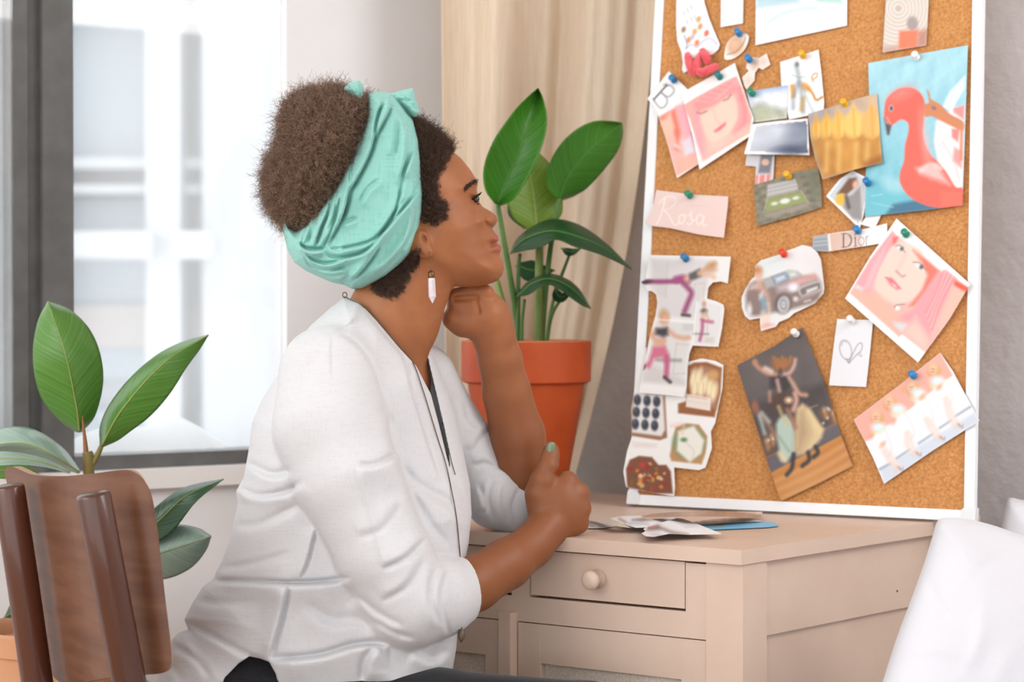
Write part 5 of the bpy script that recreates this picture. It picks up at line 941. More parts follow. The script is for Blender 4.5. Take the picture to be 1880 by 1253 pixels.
        for ax in range(3):
            lo = [slice(None)] * 3; hi = [slice(None)] * 3; lo[ax] = slice(0, -1); hi[ax] = slice(1, None)
            ch = b[tuple(lo)] != b[tuple(hi)]; A = np.nonzero(ch); o1, o2 = [(1, 2), (2, 0), (0, 1)][ax]
            ok = np.ones(len(A[0]), bool)
            for o in (o1, o2): ok &= (A[o] > 0) & (A[o] < s.n[o] - 1)
            A = [x[ok] for x in A]; ins = b[A[0], A[1], A[2]]; q = []
            for d1, d2 in ((0, 0), (1, 0), (1, 1), (0, 1)):
                B_ = [x.copy() for x in A]; B_[o1] -= d1; B_[o2] -= d2; q.append(idx[B_[0], B_[1], B_[2]])
            q = np.stack(q, 1); q[~ins] = q[~ins][:, ::-1]; fs.append(q)
        fs = np.concatenate(fs); fs = fs[(fs >= 0).all(1)]
        for it in range(smooth):
            acc = np.zeros_like(pts); num = np.zeros(N)
            for i in range(4):
                np.add.at(acc, fs[:, i], pts[fs[:, (i + 1) % 4]]); np.add.at(num, fs[:, i], 1)
            pts = np.where(num[:, None] > 0, .5 * pts + .5 * acc / np.maximum(num, 1)[:, None], pts)
        return pts, fs[:, ::-1]
    def front(s, u, v):
        """w of the first surface met from the camera"""
        i = int(round((u - s.o[0]) / s.st)); j = int(round((v - s.o[1]) / s.st)); c = s.F[min(max(i, 0), s.n[0] - 1), min(max(j, 0), s.n[1] - 1)]; k = np.nonzero(c < 0)[0]
        if not len(k): return None
        k = k[0]; return s.o[2] + s.st * (k - (c[k] / (c[k] - c[k - 1]) if k else 0))
def toworld(pts):
    d = PD + pts[:, 2] * PS; x = (pts[:, 0] - 940) * d / F; y = (626.5 - pts[:, 1]) * d / F
    return np.array(CAM) + d[:, None] * np.array(FW) + x[:, None] * np.array(RT) + y[:, None] * np.array(UP)
def folds(lines):
    """lines: (points, depth, narrow width, broad width): creases with a soft swelling on either side"""
    L = [(catmull([np.array(p, float) for p in pts], 6), a, wn, wb) for pts, a, wn, wb in lines]
    def f(u, v):
        o = np.zeros(u.shape)
        for c, a, wn, wb in L:
            c = np.array(c); m = 3 * wb; k = (u > c[:, 0].min() - m) & (u < c[:, 0].max() + m) & (v > c[:, 1].min() - m) & (v < c[:, 1].max() + m)
            if not k.any(): continue
            d, _, _, s, t = near_poly(c, u[k], v[k], False); tp = np.clip(np.minimum(t, 1 - t) * 6, 0, 1) ** .7
            h = .5 + .5 * np.tanh(s / (np.abs(s) + 1e-9) * d / (.7 * wn)); o[k] += a * tp * ((.15 + .75 * h) * np.exp(-(d / wb) ** 2) - .9 * np.exp(-(d / wn) ** 2))
        return o
    return f
def KX(ox, oy, k, pts): return [(x / k + ox, y / k + oy) for x, y in pts]
woman = thing('person', 'woman in a white blouse and teal headscarf, seated, chin resting on her hand', 'person', tuple(Q(480, 1390, 0)))
# ---------------------------------------------------------------- materials
def skinmat():
    t = NT('brown_skin'); b = t.b; v = coords(t); nz = t.n('ShaderNodeTexNoise', Scale=26., Detail=4.); t.l(v, nz.inputs['Vector'])
    r = t.n('ShaderNodeValToRGB'); r.color_ramp.elements[0].position = .3; r.color_ramp.elements[0].color = L4((150, 91, 54)); r.color_ramp.elements[1].position = .7; r.color_ramp.elements[1].color = L4((168, 105, 63)); t.l(nz.outputs['Fac'], r.inputs[0])
    at = t.n('ShaderNodeAttribute'); at.attribute_name = 'tint'; s = t.n('ShaderNodeSeparateXYZ'); t.l(at.outputs['Vector'], s.inputs[0])
    m1 = t.n('ShaderNodeMix', data_type='RGBA'); t.l(s.outputs[0], m1.inputs[0]); t.l(r.outputs[0], m1.inputs[6]); m1.inputs[7].default_value = L4((172, 92, 78))
    m2 = t.n('ShaderNodeMix', data_type='RGBA'); t.l(s.outputs[1], m2.inputs[0]); t.l(m1.outputs[2], m2.inputs[6]); m2.inputs[7].default_value = L4((52, 34, 26))
    m3 = t.n('ShaderNodeMix', data_type='RGBA'); t.l(s.outputs[2], m3.inputs[0]); t.l(m2.outputs[2], m3.inputs[6]); m3.inputs[7].default_value = L4((134, 80, 48)); t.l(m3.outputs[2], b.inputs['Base Color'])
    b.inputs['Roughness'].default_value = .48; b.inputs['Specular IOR Level'].default_value = .4
    b.inputs['Subsurface Weight'].default_value = .12; b.inputs['Subsurface Radius'].default_value = (1, .4, .25); b.inputs['Subsurface Scale'].default_value = .006
    n2 = t.n('ShaderNodeTexNoise', Scale=420., Detail=3.); t.l(v, n2.inputs['Vector']); bp = t.n('ShaderNodeBump', Strength=.08, Distance=.001); t.l(n2.outputs['Fac'], bp.inputs['Height']); t.l(bp.outputs[0], b.inputs['Normal']); return t.m
M_skin = skinmat()
def clothmat(name, c, c2, weave, rough=.85, trans=.12, bumps=.25):
    t = NT(name); b = t.b; b.inputs['Roughness'].default_value = rough; b.inputs['Sheen Weight'].default_value = .15; b.inputs['Specular IOR Level'].default_value = .2
    v1 = coords(t, (weave, weave, weave * .12)); v2 = coords(t, (weave * .12, weave * .12, weave))
    a = t.n('ShaderNodeTexNoise', Scale=1., Detail=3.); bb = t.n('ShaderNodeTexNoise', Scale=1., Detail=3.); t.l(v1, a.inputs['Vector']); t.l(v2, bb.inputs['Vector'])
    ad = t.n('ShaderNodeMath', operation='ADD'); t.l(a.outputs['Fac'], ad.inputs[0]); t.l(bb.outputs['Fac'], ad.inputs[1])
    r = t.n('ShaderNodeValToRGB'); r.color_ramp.elements[0].position = .75; r.color_ramp.elements[1].position = 1.2 if False else 1.; r.color_ramp.elements[0].color = L4(c2); r.color_ramp.elements[1].color = L4(c); t.l(ad.outputs[0], r.inputs[0]); t.l(r.outputs[0], b.inputs['Base Color'])
    bp = t.n('ShaderNodeBump', Strength=bumps, Distance=.001); t.l(ad.outputs[0], bp.inputs['Height']); t.l(bp.outputs[0], b.inputs['Normal'])
    tr = t.n('ShaderNodeBsdfTranslucent'); t.l(r.outputs[0], tr.inputs[0]); mx = t.n('ShaderNodeMixShader'); mx.inputs[0].default_value = trans; t.l(b.outputs[0], mx.inputs[1]); t.l(tr.outputs[0], mx.inputs[2]); t.l(mx.outputs[0], t.out.inputs['Surface']); return t.m
M_blouse = clothmat('white_linen', (224, 224, 226), (219, 219, 221), 420)
M_scarf = clothmat('teal_jersey', (148, 208, 197), (138, 199, 187), 300, trans=.05)
M_trs = clothmat('black_cloth', (34, 34, 38), (26, 26, 30), 300, trans=0)
M_hair = mat('dark_brown_hair', (58, 40, 31), .9, (44, 30, 24), 60, bump=1, bscale=150)
def curlmat(name, c1, c2):
    t = NT(name); h = t.n('ShaderNodeHairInfo'); r = t.n('ShaderNodeValToRGB'); r.color_ramp.elements[0].color = L4(c1); r.color_ramp.elements[1].color = L4(c2); t.l(h.outputs['Random'], r.inputs[0]); t.l(r.outputs[0], t.b.inputs['Base Color'])
    t.b.inputs['Roughness'].default_value = .5; t.b.inputs['Specular IOR Level'].default_value = .35; return t.m
M_curl = curlmat('brown_curls', (74, 53, 42), (158, 126, 104)); M_curl2 = curlmat('dark_curls', (46, 32, 25), (96, 70, 54))
M_lash = mat('black_lash', (22, 16, 14), .5); M_brow = mat('brow_hair', (62, 42, 32), .7)
# ---------------------------------------------------------------- body: head, neck, arms, hands
head = [(760, 224), (796, 246), (823, 272), (847, 291), (865, 314), (874.5, 330), (877, 338), (875, 347), (877, 358), (880, 370), (886, 380), (902, 389), (912, 398), (914, 405), (909, 414), (903.5, 420), (907.5, 426), (915, 435), (915.5, 441), (911.5, 446.5), (919.5, 451), (921, 459), (917.5, 466), (917.5, 470), (923, 480), (925, 491), (923, 504), (915, 514.5), (902, 521), (886, 524.5), (865, 527), (840, 527), (812, 520), (780, 508), (745, 496), (712, 480), (694, 440), (690, 360), (700, 290), (725, 240)]
def fw0(u, v): return np.clip((u - 745) * .30, 0, 80)
def fWm(u, v): return 75 - 17 * np.clip((806 - u) / 30, 0, 1) * np.clip((445 - v) / 40, 0, 1) - 4 * np.clip((u - 860) / 50, 0, 1)
def face(u, v):
    def gs(x, y, a, b, ang=0):
        ca, sa = math.cos(math.radians(ang)), math.sin(math.radians(ang)); X = (u - x) * ca + (v - y) * sa; Y = -(u - x) * sa + (v - y) * ca; return np.exp(-(X / a) ** 2 - (Y / b) ** 2)
    o = -9 * gs(866, 364, 15, 10, 20) + 5 * gs(870, 358, 9, 5, 30) + 3.5 * gs(866, 378, 12, 5, 20) + 5 * gs(858, 342, 18, 7, -25) + 6 * gs(838, 410, 30, 34) + 4 * gs(896, 404, 9, 8) - 5 * gs(889, 404, 4, 9, -20) - 3 * gs(897, 417, 8, 4, 10)
    o += -5 * gs(906, 448, 9, 2.6, -8) - 4 * gs(902, 449, 4, 5) + 2.5 * gs(910, 438, 8, 4, 10) + 3 * gs(911, 457, 8, 5) - 3 * gs(908, 468, 9, 4) + 2 * gs(906, 490, 18, 16) - 3 * gs(884, 430, 7, 24, -20) + 3 * gs(815, 480, 46, 14, 22)
    return o + folds([([(889, 397), (890, 407), (896, 414), (903, 417)], 2.5, 3, 7)])(u, v)
S = Field((598, 1104), (206, 1172), (-150, 296), 2.4)
S.infl(head, fw0, 72, fWm, 0, face, .3)
S.chain([((768, 468, 12), 78), ((722, 585, 14), 84), ((700, 650, 14), 80)], 12, 1.36)
S.chain([((714, 620, 18), 64), ((736, 700, 22), 52), ((746, 800, 24), 46)], 12, 1.1)
# ear
S.ell((774, 446, -64), (14, 24, 10), -8, 8); S.ell((782, 462, -67), (14, 11, 9), 20, 9); S.ell((779, 438, -84), (6.5, 11, 22), -25, 3, True)
# left arm, chin on hand
S.chain([((958, 872, 188), 50), ((950, 800, 172), 50), ((930, 720, 146), 43.5), ((918, 660, 124), 39.5), ((905, 612, 108), 38)], 10)
S.chain([((905, 612, 108), 37), ((890, 578, 100), 40), ((878, 552, 96), 33)], 14); S.chain([((892, 588, 100), 38), ((850, 591, 86), 25), ((830, 585, 78), 19)], 16)
for i in range(4):
    z = 78 + i * 18; S.chain([((892, 538, z), 15 - .6 * i), ((862, 534 + i, z - 4), 13 - .6 * i), ((834, 542 + i, z - 8), 11.5 - .5 * i), ((832, 558 + i, z - 4), 10.5 - .5 * i)], 6)
S.chain([((880, 590, 134), 20), ((850, 572, 156), 14), ((838, 552, 160), 12)], 8)
S.chain([((846, 562, 86), 23), ((882, 560, 92), 26)], 10); S.rc((836, 549, 63), 5.5, (876, 546, 61), 4.5, 4, cut=True); S.rc((872, 548, 61), 4, (880, 574, 59), 2.5, 4, cut=True)
# right forearm and the hand that grips the elbow
S.chain([((838, 1092, -76), 50), ((870, 1073, -44), 50), ((930, 1036, 10), 46), ((975, 1004, 56), 39), ((1003, 972, 82), 38)], 10)
S.ell((1026, 932, 98), (50, 62, 36), -18, 14); S.ell((994, 918, 92), (27, 36, 28), 14, 12)
kn = [((1042, 886, 100), 20.5), ((1063, 906, 104), 19.5), ((1067, 934, 106), 18.5), ((1064, 962, 106), 17)]
for i, (c, r) in enumerate(kn):
    S.chain([((1018 + 3 * i, 925 + 7 * i, 100), 20), (c, r)], 10)
    S.chain([(c, r - 2), ((c[0] - 6, c[1] + 2 - 5 * i, 158), r - 4), ((c[0] - 34, c[1] - 11 * i, 220), r - 5), ((c[0] - 76, c[1] - 2 - 13 * i, 248), r - 6.5)], 5)
S.chain([((990, 905, 90), 27), ((996, 884, 86), 23), ((1006, 857, 88), 19), ((1010, 838, 92), 16), ((1012, 828, 96), 14.6)], 7)
S.ell((1023, 868, 92), (5, 9, 14), 40, 5, True)
pts, fs = S.mesh(2)
SK_W = toworld(pts)
body = obj('body', SK_W, fs, M_skin, woman)
hp = [(752, 214), (782, 226), (806, 238), (822, 256), (828, 272), (819, 290), (806, 316), (800, 345), (806, 368), (818, 384), (815, 400), (800, 412), (782, 404), (760, 400)]
np_ = [(680, 500), (700, 500), (745, 468), (768, 462), (766, 480), (752, 500), (747, 520), (732, 540), (712, 546), (695, 540), (684, 528)]
lips = [(904, 446), (908, 437), (913, 431), (922, 436), (926, 458), (918, 467), (911, 463), (905, 452)]
def soft(poly, s):
    d = near_poly(poly, pts[:, 0], pts[:, 1])[0]; return np.clip(.5 + np.where(in_poly(poly, pts[:, 0], pts[:, 1]), d, -d) / s, 0, 1)
tint = np.zeros((len(pts), 3)); tint[:, 0] = soft(lips, 3) * .75; tint[:, 1] = np.maximum(soft(hp, 16), soft(np_, 12)) * .9 + 0; tint[:, 1] = np.where(pts[:, 1] < 560, tint[:, 1], 0)
tint[:, 2] = np.clip((pts[:, 1] - 560) / 300, 0, .8)
ca = body.data.attributes.new('tint', 'FLOAT_VECTOR', 'POINT'); ca.data.foreach_set('vector', tint.ravel())
# ---------------------------------------------------------------- trousers, shoes
T = Field((300, 1200), (1160, 2060), (-220, 240), 6)
T.chain([((440, 1284, -60), 92), ((440, 1284, 60), 92)], 20)
T.chain([((470, 1296, -84), 96), ((800, 1322, -92), 92), ((1080, 1334, -92), 82)], 20); T.chain([((1080, 1334, -92), 78), ((1058, 1700, -80), 60), ((1058, 1990, -70), 44)], 16)
T.chain([((470, 1296, 70), 96), ((800, 1340, 40), 84)], 20); T.chain([((800, 1340, 40), 78), ((770, 1700, 40), 60), ((770, 1930, 60), 44)], 16)
tp, tf = T.mesh(2); obj('trousers', toworld(tp), tf, M_trs, woman)
M_shoe = mat('dark_shoe', (40, 36, 36), .5)
for (u, v, w) in ((1062, 2030, -70), (774, 1985, 60)):
    a = Q(u, v, w) + Vector((-.10, -.06, 0)) * (1 if u > 1000 else .5); a.z = 0
    lp = closed_spline([a + Vector(q) for q in ((-.05, -.03, 0), (.06, -.045, 0), (.16, -.035, 0), (.2, 0, 0), (.16, .04, 0), (.06, .045, 0), (-.05, .03, 0))], 5)
    bm = bmesh.new(); prism(bm, [Vector(x) for x in lp], (0, 0, .055)); bmobj('shoe', bm, M_shoe, woman, bevel=.018, segs=4)
# ---------------------------------------------------------------- blouse
KB = lambda *p: KX(280, 520, 1.71, p)
torso = [(630, 548), (606, 566), (570, 598), (540, 636), (512, 686), (480, 736), (463, 775), (456, 830), (447, 878), (433, 903), (437, 925), (430, 955), (420, 995), (408, 1030), (397, 1050), (393, 1062), (372, 1078), (355, 1105), (338, 1138), (346, 1157), (330, 1161), (318, 1172), (298, 1218), (286, 1256), (284, 1330), (420, 1370), (600, 1376), (790, 1330), (812, 1268), (830, 1236), (838, 1190), (842, 1130), (848, 1060), (860, 1000), (866, 945), (863, 890), (852, 835), (842, 785), (828, 735), (812, 690), (800, 662), (786, 642), (766, 640), (730, 612), (690, 575), (660, 550)]
fl = [
 (KB((640, 572), (700, 570), (768, 538)), 12, 5, 24), (KB((742, 410), (742, 470), (760, 535)), 5, 6, 22), (KB((720, 380), (760, 460), (800, 600), (850, 790)), 2.5, 9, 26),
 (KB((856, 800), (800, 860), (720, 900)), 9, 6, 20), (KB((850, 870), (800, 950), (720, 1000)), 8, 7, 22), (KB((885, 890), (872, 990), (905, 1080)), 7, 6, 18), (KB((930, 890), (905, 990), (930, 1110)), 5, 5, 14), (KB((640, 980), (710, 1040), (790, 1080)), 7, 7, 22), (KB((690, 1060), (760, 1100), (830, 1120)), 5, 6, 18), (KB((780, 690), (720, 770), (640, 800)), 5, 8, 24),
 (KB((650, 580), (690, 740), (730, 900)), -4, 5, 30), (KB((566, 165), (562, 220), (566, 300)), 3, 3, 14), (KB((575, 150), (640, 190), (690, 260), (735, 380)), 4, 5, 20), (KB((540, 200), (480, 280), (440, 400)), 4, 10, 30),
 (KB((262, 640), (330, 668), (420, 655), (475, 620)), 8, 6, 22), (KB((285, 560), (370, 600), (440, 590)), 7, 7, 24), (KB((235, 760), (330, 760), (460, 700)), 4, 8, 30), (KB((200, 900), (310, 885), (430, 850)), 5, 7, 26), (KB((350, 330), (330, 420), (300, 470)), 4, 8, 26),
 (KB((165, 936), (300, 938), (430, 942), (540, 938), (625, 925)), 11, 5, 30), (KB((432, 945), (405, 1060), (368, 1185)), 8, 5, 22), (KB((100, 1060), (190, 1110), (290, 1165), (360, 1192)), 8, 6, 26), (KB((130, 1000), (250, 1010), (330, 1000)), 4, 9, 26), (KB((370, 1182), (520, 1168), (640, 1135), (745, 1132)), 10, 6, 30), (KB((480, 1010), (560, 1060), (640, 1060), (720, 1100)), 5, 12, 30), (KB((660, 1250), (665, 1190), (700, 1140)), 7, 8, 26), (KB((515, 770), (490, 870), (462, 935)), 5, 3, 14), (KB((60, 1140), (130, 1180), (180, 1240)), 5, 8, 20), (KB((20, 1180), (70, 1220), (100, 1260)), 5, 8, 20), (KB((820, 1150), (880, 1180), (930, 1150)), 5, 9, 22),
 (KB((668, 85), (720, 150), (790, 235), (815, 330), (860, 480), (905, 620)), 5, 3, 20), (KB((752, 560), (840, 640), (940, 700), (990, 760)), 6, 10, 28), (KB((800, 640), (870, 760), (930, 830)), 5, 10, 26), (KB((900, 560), (950, 630), (995, 720)), 5, 8, 22), (KB((660, 90), (620, 130), (560, 160)), 3, 3, 12)]
FL = folds([(p_, a_, n_, b_ * 1.25) for p_, a_, n_, b_ in fl])
bw = lambda u, v: 1.25 * FL(u, v) + 2.2 * wob(u, v, .022, 11) + 1.0 * wob(u, v, .06, 12)
BF = Field((276, 992), (538, 1384), (-310, 290), 2.8)
BF.infl(torso, lambda u, v: 72 * np.clip((u - 690) / 120, 0, 1) * np.clip((960 - v) / 160, 0, 1), 150, lambda u, v: 168 + 0 * u, 0, bw, .3, 14)
BF.chain([((770, 700, 120), 70), ((826, 792, 176), 60), ((886, 868, 208), 58)], 16)
BF.chain([((886, 876, 204), 60), ((914, 912, 190), 60), ((944, 930, 188), 50)], 12, pl=[((934, 874, 0), (.47, -.88, 0))])
BF.chain([((604, 690, -112), 92), ((606, 785, -150), 104), ((640, 880, -176), 95), ((697, 1010, -176), 83), ((752, 1106, -150), 84)], 14)
BF.chain([((752, 1106, -150), 84), ((800, 1098, -112), 76), ((858, 1080, -60), 58)], 10, pl=[((857, 1085, -70), (.90, -.14, .42))])
# re-apply the folds to the sleeves (near side)
u, v = np.broadcast_arrays(BF.U[:, :, 0], BF.V[:, :, 0]); D = bw(u, v)
slv = np.clip((-60 - BF.W) / 60, 0, 1); msk = np.clip((u - 470) / 40, 0, 1)
BF.F -= (D * .75)[:, :, None].astype(np.float32) * slv * msk[:, :, None].astype(np.float32) * (np.abs(BF.F) < 40)
lsl = folds([([(905, 780), (885, 800), (868, 830)], 6, 6, 16), ([(912, 862), (890, 850), (870, 856)], 6, 6, 16), ([(905, 880), (895, 910), (905, 960)], 6, 5, 14), ([(925, 890), (922, 925), (935, 965)], 4, 4, 12), ([(880, 890), (890, 930), (880, 945)], 6, 5, 14), ([(955, 890), (940, 930), (950, 960)], 3, 4, 12), ([(850, 740), (860, 770), (880, 790)], 5, 6, 16)])(u, v)
far = ((BF.W > 60) * np.clip((u - 840) / 15, 0, 1)[:, :, None]).astype(np.float32); BF.F -= lsl[:, :, None].astype(np.float32) * far * (np.abs(BF.F) < 40)
cutp = [(622, 534), (640, 545), (662, 557), (692, 590), (734, 640), (764, 672), (791, 724), (806, 780), (818, 830), (826, 862), (824, 830), (814, 780), (802, 728), (792, 686), (786, 660), (779, 636), (920, 590), (920, 500), (622, 500)]
d = near_poly(cutp, u, v)[0]; d = np.where(in_poly(cutp, u, v), -d, d).astype(np.float32)
BF.cut((slice(None),) * 3, np.maximum(d[:, :, None], BF.W - 62), 3)
vent = [(398, 1290), (412, 1246), (438, 1219), (458, 1206), (478, 1210), (494, 1216), (506, 1238), (520, 1290)]
d = near_poly(vent, u, v)[0]; d = np.where(in_poly(vent, u, v), -d, d).astype(np.float32); BF.cut((slice(None),) * 3, np.maximum(d[:, :, None], BF.W - 40), 3)
# hollows where the arms leave the cuffs
BF.chain; BF.rc((835, 1093, -78), 54, (930, 1036, 10), 50, 2, cut=True) if False else None
bp_, bf_ = BF.mesh(1)
blouse = obj('blouse', toworld(bp_), bf_, M_blouse, woman)
# ---------------------------------------------------------------- headscarf
KA_ = lambda *p: KX(480, 130, 5.697, p)
KB_ = lambda *p: KX(500, 330, 5.447, p)
scarf = KA_((1110, 240), (1100, 330), (1080, 470), (1000, 650), (940, 800), (870, 960), (790, 1120)) + KB_((540, 150), (420, 290), (330, 420), (240, 500), (190, 470), (130, 400), (106, 380), (105, 520), (150, 700), (220, 830), (330, 910), (490, 985), (600, 1030), (720, 1055), (800, 1095), (900, 1090), (1000, 1050), (1150, 970), (1300, 850), (1400, 760), (1450, 650), (1490, 500), (1520, 330), (1528, 150), (1515, 0)) + KA_((1690, 950), (1650, 700), (1590, 520), (1500, 380), (1420, 280), (1350, 230), (1200, 210))
sf = [(KA_((1300, 250), (1230, 430), (1190, 600), (1170, 780), (1080, 1000), (930, 1260)), 10, 3.5, 13), (KB_((860, 0), (790, 100), (750, 260), (690, 420)), 8, 3.5, 12), (KA_((1370, 280), (1330, 440), (1250, 600), (1180, 750)), 8, 3, 11), (KA_((1010, 660), (965, 850), (930, 1050), (920, 1230)), 7, 3, 10), (KA_((1100, 420), (1060, 640), (1010, 860)), 4, 4, 12),
 (KB_((610, 50), (565, 300), (485, 500), (425, 680)), 9, 3.2, 10), (KB_((770, 60), (720, 330), (640, 500), (550, 660)), 9, 3.2, 11), (KB_((505, 210), (425, 420), (345, 640)), 8, 3, 9), (KB_((405, 320), (340, 480), (292, 640)), 7, 3, 8), (KB_((690, 130), (600, 470), (490, 690)), 8, 3, 9), (KB_((450, 270), (385, 460), (320, 650)), 6, 2.6, 7), (KB_((640, 60), (620, 330), (530, 560)), 5, 3, 8),
 (KB_((270, 640), (340, 690), (420, 702), (530, 690)), 13, 4, 11), (KB_((560, 655), (660, 690), (800, 672), (980, 620), (1100, 520), (1200, 380), (1270, 200), (1300, 0)), 8, 3.2, 12), (KA_((1460, 1120), (1560, 880), (1600, 640)), 6, 4, 14), (KB_((540, 730), (600, 775), (740, 775), (900, 730), (1020, 640), (1100, 540), (1190, 440), (1300, 300), (1420, 150), (1480, 0)), 9, 3.2, 13), (KB_((700, 720), (640, 700), (580, 680)), 5, 2.6, 8), (KB_((1080, 640), (1000, 780), (900, 910), (780, 1030)), 8, 3.2, 14), (KB_((1430, 120), (1440, 300), (1400, 520), (1300, 700), (1150, 870), (960, 1040)), 8, 3.4, 14),
 (KB_((330, 730), (400, 800), (520, 840), (620, 825), (720, 795)), 8, 3, 10), (KB_((310, 760), (370, 850), (480, 905), (600, 910), (740, 880)), 9, 3.2, 11), (KB_((180, 720), (280, 840), (400, 930), (560, 970), (760, 960)), 8, 3.2, 12), (KB_((130, 560), (200, 740), (260, 830)), 4, 4, 12), (KB_((760, 965), (700, 1010), (720, 1050)), 6, 3, 9), (KB_((860, 250), (960, 90), (1080, 0)), 4, 4, 14), (KA_((1420, 480), (1410, 700), (1380, 900)), 4, 5, 14), (KA_((1540, 600), (1520, 900), (1450, 1200)), 5, 4, 13), (KB_((1330, 180), (1200, 360), (1060, 560)), 4, 3, 10), (KB_((700, 440), (800, 400), (850, 390)), 4, 4, 12)]
SF = folds(sf)
HF = Field((508, 800), (146, 542), (-160, 160), 2.0)
HF.infl(scarf, 4, 26, lambda u, v: 90 + 24 * (1 - np.clip(1 - near_poly(scarf, u, v)[0] / 95, 0, 1) ** 2), 0, lambda u, v: np.maximum(SF(u, v) * 2.7, -22) + .8 * wob(u, v, .08, 21), .5, 26)
for poly, w0, ln in ((KA_((850, 200), (880, 160), (930, 120), (1020, 98), (1055, 140), (1072, 210), (1055, 300), (1010, 320), (930, 260)), -30, [(KA_((960, 120), (990, 200), (1040, 290)), 5, 3, 8), (KA_((900, 140), (920, 200), (960, 260)), 5, 3, 8)]), (KA_((1350, 240), (1480, 200), (1592, 178), (1608, 290), (1640, 370), (1655, 440), (1600, 492), (1545, 440), (1480, 350), (1400, 290)), -20, [(KA_((1400, 250), (1480, 270), (1540, 320), (1600, 300)), 7, 3, 9), (KA_((1440, 300), (1530, 330), (1640, 430)), 8, 3.5, 9), (KA_((1520, 210), (1560, 260), (1600, 280)), 4, 4, 10)])):
    ff = folds(ln); HF.infl(poly, w0, 18, 34, 4, lambda u, v: ff(u, v), .5)
hpnt, hfac = HF.mesh(1)
obj('headscarf', toworld(hpnt), hfac, M_scarf, woman)
# ---------------------------------------------------------------- hair
puff = KA_((1130, 330), (1060, 290), (1000, 250), (900, 205), (800, 205), (650, 245), (500, 262), (340, 322), (265, 430), (232, 550), (222, 700), (195, 820), (125, 950), (85, 1100), (62, 1230)) + KB_((16, 260), (60, 340), (105, 380), (190, 465), (250, 520), (380, 460), (500, 340), (620, 200), (700, 60)) + KA_((880, 1130), (960, 980), (1040, 800), (1100, 640), (1160, 460))
HR = Field((480, 700), (140, 440), (-150, 170), 2.4)
HR.infl(puff, 6, 88, 112, 0, lambda u, v: 8 * wob(u, v, .055, 31) + 5 * wob(u, v, .13, 32), 1)
hv, hf = HR.mesh(1); hair = obj('hair', toworld(hv), hf, M_hair, woman)
def curls(name, roots, nrm, length, n, mt, parent, rad=.00030, coil=4.5, turns=2.2, seed=1, flat=0.):
    """short coiled strands; roots / normals in the figure's own frame"""
    rs = np.random.RandomState(seed); N = len(roots); e1 = np.cross(nrm, rs.randn(N, 3)); e1 /= np.linalg.norm(e1, axis=1)[:, None]; e2 = np.cross(nrm, e1)
    t = np.linspace(0, 1, n)[None, :]; ph = rs.rand(N, 1) * 6.28; tw = turns * 6.28 * (.6 + .8 * rs.rand(N, 1)) * np.sign(rs.randn(N, 1)); Ln = length * (.45 + 1.0 * rs.rand(N, 1) ** 1.5); cr = coil * (.5 + .8 * rs.rand(N, 1)); bend = rs.randn(N, 3) * .45
    pos = roots[:, None, :] + nrm[:, None, :] * (Ln * t)[:, :, None] + bend[:, None, :] * (Ln * t ** 2)[:, :, None] + e1[:, None, :] * ((np.cos(ph + tw * t) - np.cos(ph)) * cr)[:, :, None] + e2[:, None, :] * ((np.sin(ph + tw * t) - np.sin(ph)) * cr)[:, :, None]
    W = toworld(pos.reshape(-1, 3)) - np.array(ORG[parent])
    hc = bpy.data.hair_curves.new(name); hc.add_curves([n] * N); hc.points.foreach_set('position', W.astype(np.float32).ravel())
    ra = hc.attributes.get('radius') or hc.attributes.new('radius', 'FLOAT', 'POINT'); ra.data.foreach_set('value', np.tile(rad * np.linspace(1, .45, n), N).astype(np.float32))
    hc.materials.append(mt); o = bpy.data.objects.new(name, hc); COL.objects.link(o); o.parent = parent; ORG[o] = ORG[parent]; return o
def normals(p, f):
    n = np.zeros_like(p); a, b, c, d = [p[f[:, i]] for i in range(4)]; q = np.cross(c - a, d - b)
    for i in range(4): np.add.at(n, f[:, i], q)
    n /= np.linalg.norm(n, axis=1)[:, None] + 1e-9; return n
rs = np.random.RandomState(3)
nn = normals(hv, hf); ctr = hv.mean(0)
if ((hv - ctr) * nn).sum(1).mean() < 0: nn = -nn
isf = in_poly(scarf, hv[:, 0], hv[:, 1]); ok = np.nonzero((~isf | (rs.rand(len(hv)) < .10)) & ~((hv[:, 0] > 634) & (hv[:, 1] < 184)))[0]
pick = rs.choice(ok, 30000); rt = hv[pick] + rs.randn(len(pick), 3) * 1.6 - nn[pick] * 2
o = curls('curls', rt, nn[pick], 17, 18, M_curl, hair, .00021, 2.6, 3.6, 5)
sn = normals(pts, fs); c0 = pts.mean(0)
hcen = np.array([770, 380, 20.]); k = (pts[:, 1] < 545) & (pts[:, 0] < 840)
if ((pts[k] - hcen) * sn[k]).sum(1).mean() < 0: sn = -sn
m = np.nonzero((tint[:, 1] > .08 + .6 * rs.rand(len(pts))) & ~in_poly(scarf, pts[:, 0] + 3, pts[:, 1]))[0]
pick = rs.choice(m, 9000); base_l = 13
cut_ = pick; fr2 = pts[cut_, 1] < 430
curls('front_curls', pts[cut_][fr2] + rs.randn(fr2.sum(), 3), sn[cut_][fr2] * .8 + np.array([-.15, -.5, 0]), 12, 16, M_curl2, hair, .0002, 2.4, 3.0, 6)
curls('nape_curls', pts[cut_][~fr2] + rs.randn((~fr2).sum(), 3), sn[cut_][~fr2] * .8 + np.array([.1, .3, 0]), 9, 16, M_curl2, hair, .0002, 2.4, 3.0, 7)
